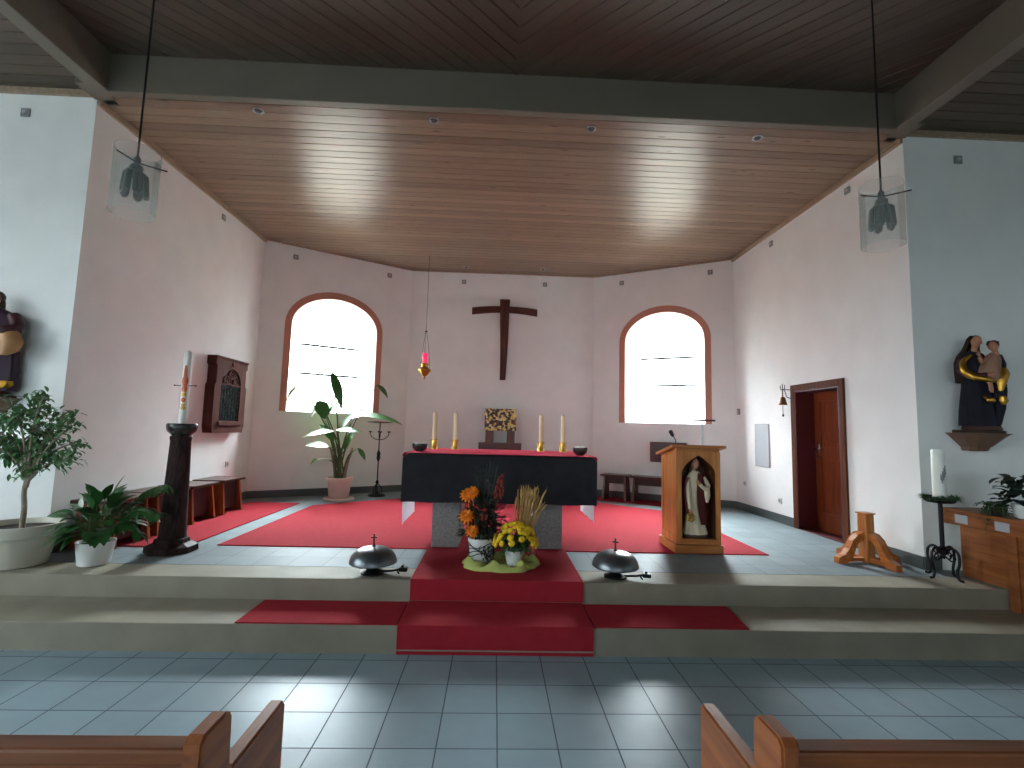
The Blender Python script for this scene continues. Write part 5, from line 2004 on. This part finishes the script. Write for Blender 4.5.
# wrought iron candelabrum beside the palm
ic = thing('iron_stand', 'thin black wrought iron stand with a round tray beside the palm', 'stand', (-2.03, 8.72, Z2))
bm = NB()
lathe(bm, [(0.15, 0.0005), (0.155, 0.012), (0.13, 0.04), (0.06, 0.055), (0.02, 0.09)], 24)
for k in range(3):
    a = 2*pi*k/3
    tube(bm, curve_pts([(0, 0, 0.22), (0.07*cos(a), 0.07*sin(a), 0.16), (0.09*cos(a), 0.09*sin(a), 0.06)], 5), 0.009, 6)
obj('base', bm, 'iron', ic, smooth=True)
bm = NB()
tube(bm, [(0, 0, 0.05), (0, 0, 1.28)], 0.011, 8)
lathe(bm, [(0.012, 0.60), (0.034, 0.66), (0.028, 0.70), (0.034, 0.74), (0.012, 0.80)], 16)
lathe(bm, [(0.012, 0.20), (0.032, 0.24), (0.012, 0.28)], 16)
obj('pole', bm, 'iron', ic, smooth=True)
bm = NB()
for k in range(4):
    a = pi/2*k+0.3
    tube(bm, curve_pts([(0, 0, 0.98), (0.09*cos(a), 0.09*sin(a), 1.0), (0.15*cos(a), 0.15*sin(a), 1.06), (0.16*cos(a), 0.16*sin(a), 1.11)], 5), 0.007, 6)
    lathe(bm, [(0.012, 1.105), (0.03, 1.115), (0.03, 1.13), (0.012, 1.132)], 12, 0.16*cos(a), 0.16*sin(a))
obj('arm', bm, 'iron', ic, smooth=True)
bm = NB()
lathe(bm, [(0.02, 1.27), (0.21, 1.28), (0.225, 1.30), (0.215, 1.30), (0.02, 1.29)], 28)
obj('tray', bm, 'steel', ic, smooth=True)

# ------------------------------------------------------------------ wooden pedestal by the right wall (socket stand with curved feet)
cp = thing('wooden_pedestal', 'light wooden stand with a square post and curved feet by the right wall', 'stand', (3.745, 4.84, Z2), 0.12)
bm = NB()
box(bm, -0.052, 0.052, -0.052, 0.052, 0.0005, 0.47, 0.012)
obj('post', bm, 'oak', cp)
bm = NB()
box(bm, -0.060, 0.060, -0.060, 0.060, 0.4705, 0.486, 0.004)
obj('collar', bm, 'oakx', cp)
for k in range(4):
    a = pi/2*k+(0.0)
    bm = NB()
    prof_t = curve_pts([(0.071, 0.33), (0.15, 0.30), (0.20, 0.19), (0.26, 0.11), (0.345, 0.055)], 5)if False else None
    top_ = [(0.053, 0.30), (0.12, 0.275), (0.18, 0.215), (0.22, 0.14), (0.27, 0.085), (0.34, 0.055), (0.345, 0.0005)]
    bot_ = [(0.25, 0.0005), (0.20, 0.03), (0.165, 0.10), (0.135, 0.175), (0.095, 0.21), (0.053, 0.225)]
    prism(bm, top_+bot_, -0.032, 0.032, lambda u, v, w: (u*cos(a)-w*sin(a), u*sin(a)+w*cos(a), v))
    box(bm, 0.053, 0.25, -0.02, 0.02, 0.012, 0.05, 0.0, Matrix.Rotation(a, 4, 'Z'))
    obj('foot', bm, 'oaky', cp)

# ------------------------------------------------------------------ candle stand on the right with a wreath
cs = thing('candle_stand', 'black wrought iron candle stand with scrolled feet at the right front wall', 'stand', (4.06, 4.34, Z2))
bm = NB()
tube(bm, [(0, 0, 0.17), (0, 0, 0.66)], 0.018, 10)
lathe(bm, [(0.02, 0.20), (0.045, 0.22), (0.05, 0.25), (0.02, 0.28)], 16)
obj('pole', bm, 'iron', cs, smooth=True)
for k in range(4):
    a = pi/2*k+0.2
    bm = NB()
    pts = curve_pts([(0.02, 0, 0.245), (0.08, 0, 0.27), (0.125, 0, 0.235), (0.13, 0, 0.15), (0.11, 0, 0.08), (0.12, 0, 0.02), (0.155, 0, 0.012)], 6)
    pts = [Vector((p.x*cos(a), p.x*sin(a), p.z)) for p in pts]
    tube(bm, pts, 0.011, 8)
    pts = curve_pts([(0.02, 0, 0.19), (0.07, 0, 0.16), (0.10, 0, 0.19), (0.075, 0, 0.22), (0.055, 0, 0.20)], 6)
    pts = [Vector((p.x*cos(a), p.x*sin(a), p.z)) for p in pts]
    tube(bm, pts, 0.007, 6)
    obj('leg', bm, 'iron', cs, smooth=True)
bm = NB()
lathe(bm, [(0.02, 0.655), (0.10, 0.665), (0.115, 0.68), (0.11, 0.685), (0.02, 0.68)], 28)
obj('dish', bm, 'iron', cs, smooth=True)
wreath = thing('wreath', 'dark green wreath lying round the foot of the white candle', 'wreath', (4.06, 4.34, Z2+0.686))
bm = NB()
rnd = random.Random(6)
pts = [(0.115*cos(2*pi*i/30), 0.115*sin(2*pi*i/30), 0.012) for i in range(31)]
tube(bm, pts, 0.012, 6, cap=False)
obj('ring', bm, 'twine', wreath)
bm = NB()
for k in range(620):
    a = rnd.uniform(0, 2*pi)
    p = Vector((0.115*cos(a), 0.115*sin(a), 0.014))
    d = Vector((cos(a)*rnd.uniform(-1, 1)-0.6*sin(a), sin(a)*rnd.uniform(-1, 1)+0.6*cos(a), rnd.uniform(-0.1, 0.7)))
    leaf(bm, p, d, (0, 0, 1), rnd.uniform(0.04, 0.075), 0.010, 0.3, 2)
obj('needles', bm, 'leafd', wreath)
wc = thing('candle', 'thick white candle with a wire emblem on the iron stand, right', 'candle', (4.06, 4.34, Z2+0.686))
bm = NB()
hC2 = 0.455
lathe(bm, [(0.052, 0), (0.050, 0.2), (0.048, hC2-0.01), (0.040, hC2), (0.012, hC2-0.01)], 32)
obj('wax', bm, 'waxwhite', wc, smooth=True)
bm = NB()
for s0 in (0.0,):
    pts = [(0.052*sin(s), -0.0535*cos(s), z) for s, z in [(-0.5+0.028*i, 0.18+0.05*sin(i*0.7)+0.003*i) for i in range(36)]]
    tube(bm, pts, 0.003, 5)
obj('emblem', bm, 'grey', wc)

# ------------------------------------------------------------------ wooden parapet at the right edge
XP = 4.30
pp_ = thing('wooden_parapet', 'orange-brown panelled wooden parapet at the right edge of the steps', 'parapet', (XP, 4.1, 0))
YE, YN = YF-0.02, 3.0
bm = NB()
segs = [(4.44, 4.045, Z2+0.001), (4.045, 3.552, Z1+0.001), (3.552, YN, 0.001)]
for i, (a, b, z0) in enumerate(segs):
    box(bm, 0.03, 0.06, b-4.1-(0 if i == 2 else 0), a-4.1-0.0005, z0, 0.80)
obj('panel', bm, 'parapet', pp_)
bm = NB()
box(bm, 0.0, 0.075, YN-4.1, YE-4.1, 0.8005, 0.915, 0.006)
obj('rail', bm, 'parapet', pp_)
bm = NB()
box(bm, -0.02, 0.36, YN-4.1, YE-4.1, 0.9155, 0.945, 0.008)
obj('shelf', bm, 'parapet', pp_)
for y0, z0 in ((3.94, Z1+0.001), (YN, 0.001)):
    bm = NB()
    box(bm, 0.012, 0.0295, y0-4.1, y0+0.075-4.1, z0, 0.80, 0.004)
    obj('post', bm, 'parapet', pp_)
for y0 in (4.39, 4.03):
    bm = NB()
    box(bm, -0.004, -0.0002, y0-4.1-0.06, y0-4.1+0.06, 0.825, 0.90, 0.001)
    o_ = obj('plate', bm, 'panelgrey', pp_)

# begonia and trailing plant on the parapet
bg_ = thing('dark_begonia', 'dark-leaved plant in a white pot on the parapet shelf, right edge', 'plant', (4.46, 3.98, 0.9455))
bm = NB()
lathe(bm, [(0.065, 0), (0.07, 0.004), (0.085, 0.11), (0.088, 0.115), (0.08, 0.115), (0.07, 0.09), (0.01, 0.088)], 32)
obj('pot', bm, 'potwhite', bg_, smooth=True)
bm = NB()
rnd = random.Random(77)
for k in range(110):
    a = rnd.uniform(0, 2*pi)
    el = rnd.uniform(-0.1, 1.3)
    r = rnd.uniform(0.03, 0.15)
    p = Vector((r*cos(a), min(0.12, r*sin(a)), 0.12+rnd.uniform(0.0, 0.22)))
    leaf(bm, p, (cos(a)*cos(el), sin(a)*cos(el), sin(el)*0.8), (0, 0, 1), rnd.uniform(0.08, 0.13), rnd.uniform(0.07, 0.10), 0.9, 4, 0.2)
obj('foliage', bm, 'leafb', bg_, smooth=True)
bm = NB()
for k in range(4):
    ell(bm, (rnd.uniform(-0.1, 0.1), rnd.uniform(-0.12, 0), 0.24+rnd.uniform(0, 0.08)), (0.012, 0.012, 0.012), 7, 5)
obj('blossom', bm, 'spathe', bg_)
tr_ = thing('trailing_plant', 'small-leaved trailing green plant spilling over the parapet beside the white pot', 'plant', (4.37, 4.12, 0.9455))
bm = NB()
lathe(bm, [(0.045, 0), (0.048, 0.003), (0.058, 0.06), (0.052, 0.06), (0.045, 0.045), (0.01, 0.044)], 24)
obj('pot', bm, 'soil', tr_, smooth=True)
bm = NB()
bs = NB()
for k in range(34):
    a = rnd.uniform(0, 2*pi)
    out = Vector((cos(a)*0.7-0.25, sin(a), 0)).normalized()
    reach = rnd.uniform(0.06, 0.15)
    drop = rnd.uniform(-0.10, 0.08) if out.x > -0.5 else rnd.uniform(-0.20, 0.05)
    if out.x > -0.5:
        drop = max(drop, -0.02)
    pts = curve_pts([(0, 0, 0.05), out*reach*0.6+Vector((0, 0, 0.10)), out*reach+Vector((0, 0, 0.03+drop))], 5)
    tube(bs, pts, 0.002, 4)
    for p in pts[3:]:
        for q in range(3):
            b_ = rnd.uniform(0, 6.28)
            leaf(bm, p, (cos(b_), sin(b_), rnd.uniform(-0.2, 0.6)), (0, 0, 1), rnd.uniform(0.02, 0.035), rnd.uniform(0.014, 0.022), 0.4, 2)
obj('foliage', bm, 'leafg', tr_)
obj('stems', bs, 'stem', tr_)


# ------------------------------------------------------------------ pews
def pew(x_in, s, label):
    """front pew; s=+1 for the right-hand one (runs away from the aisle in +x)"""
    p = thing('church_pew', label, 'pew', (x_in, 1.3, 0), 0, 'front church pews')
    Ln = 2.9
    def X(a): return s*a
    def b4(bm, a0, a1, *r, **k):
        xs = sorted((X(a0), X(a1)))
        box(bm, xs[0], xs[1], *r, **k)
    prof = [(-0.10, 0.0), (0.36, 0.0), (0.36, 0.685), (0.345, 0.70), (0.05, 0.70), (0.03, 0.715), (0.025, 0.84), (0.0, 0.855), (-0.09, 0.855), (-0.105, 0.84), (-0.115, 0.4)]
    for a in (0.0, Ln-0.045):
        bm = NB()
        xs = (X(a), X(a+0.045))
        prism(bm, prof, xs[0], xs[1], lambda u, v, w: (w, u, v))
        es = [e for e in bm.edges if abs(e.verts[0].co.x-e.verts[1].co.x) < 1e-5]
        bmesh.ops.recalc_face_normals(bm, faces=bm.faces)
        bmesh.ops.bevel(bm, geom=es, offset=0.006, segments=2, affect='EDGES')
        obj('end_panel', bm, 'pewend', p)
    bm = NB()
    b4(bm, 0.0455, Ln-0.0455, -0.045, -0.018, 0.48, 0.765, bev=0.004)
    obj('backrest', bm, 'pew', p)
    bm = NB()
    b4(bm, 0.0455, Ln-0.0455, -0.065, -0.005, 0.7655, 0.805, bev=0.008)
    obj('top_rail', bm, 'pew', p)
    bm = NB()
    b4(bm, 0.0455, Ln-0.0455, -0.015, 0.34, 0.42, 0.45, bev=0.006)
    obj('seat', bm, 'pew', p)
    bm = NB()
    b4(bm, 0.0455, Ln-0.0455, 0.28, 0.31, 0.26, 0.4195, bev=0.004)
    obj('apron', bm, 'pew', p)
    return p


pew(-0.64, -1, 'brown wooden church pew at the bottom left, cut by the frame')
pew(0.70, 1, 'brown wooden church pew at the bottom right, cut by the frame')
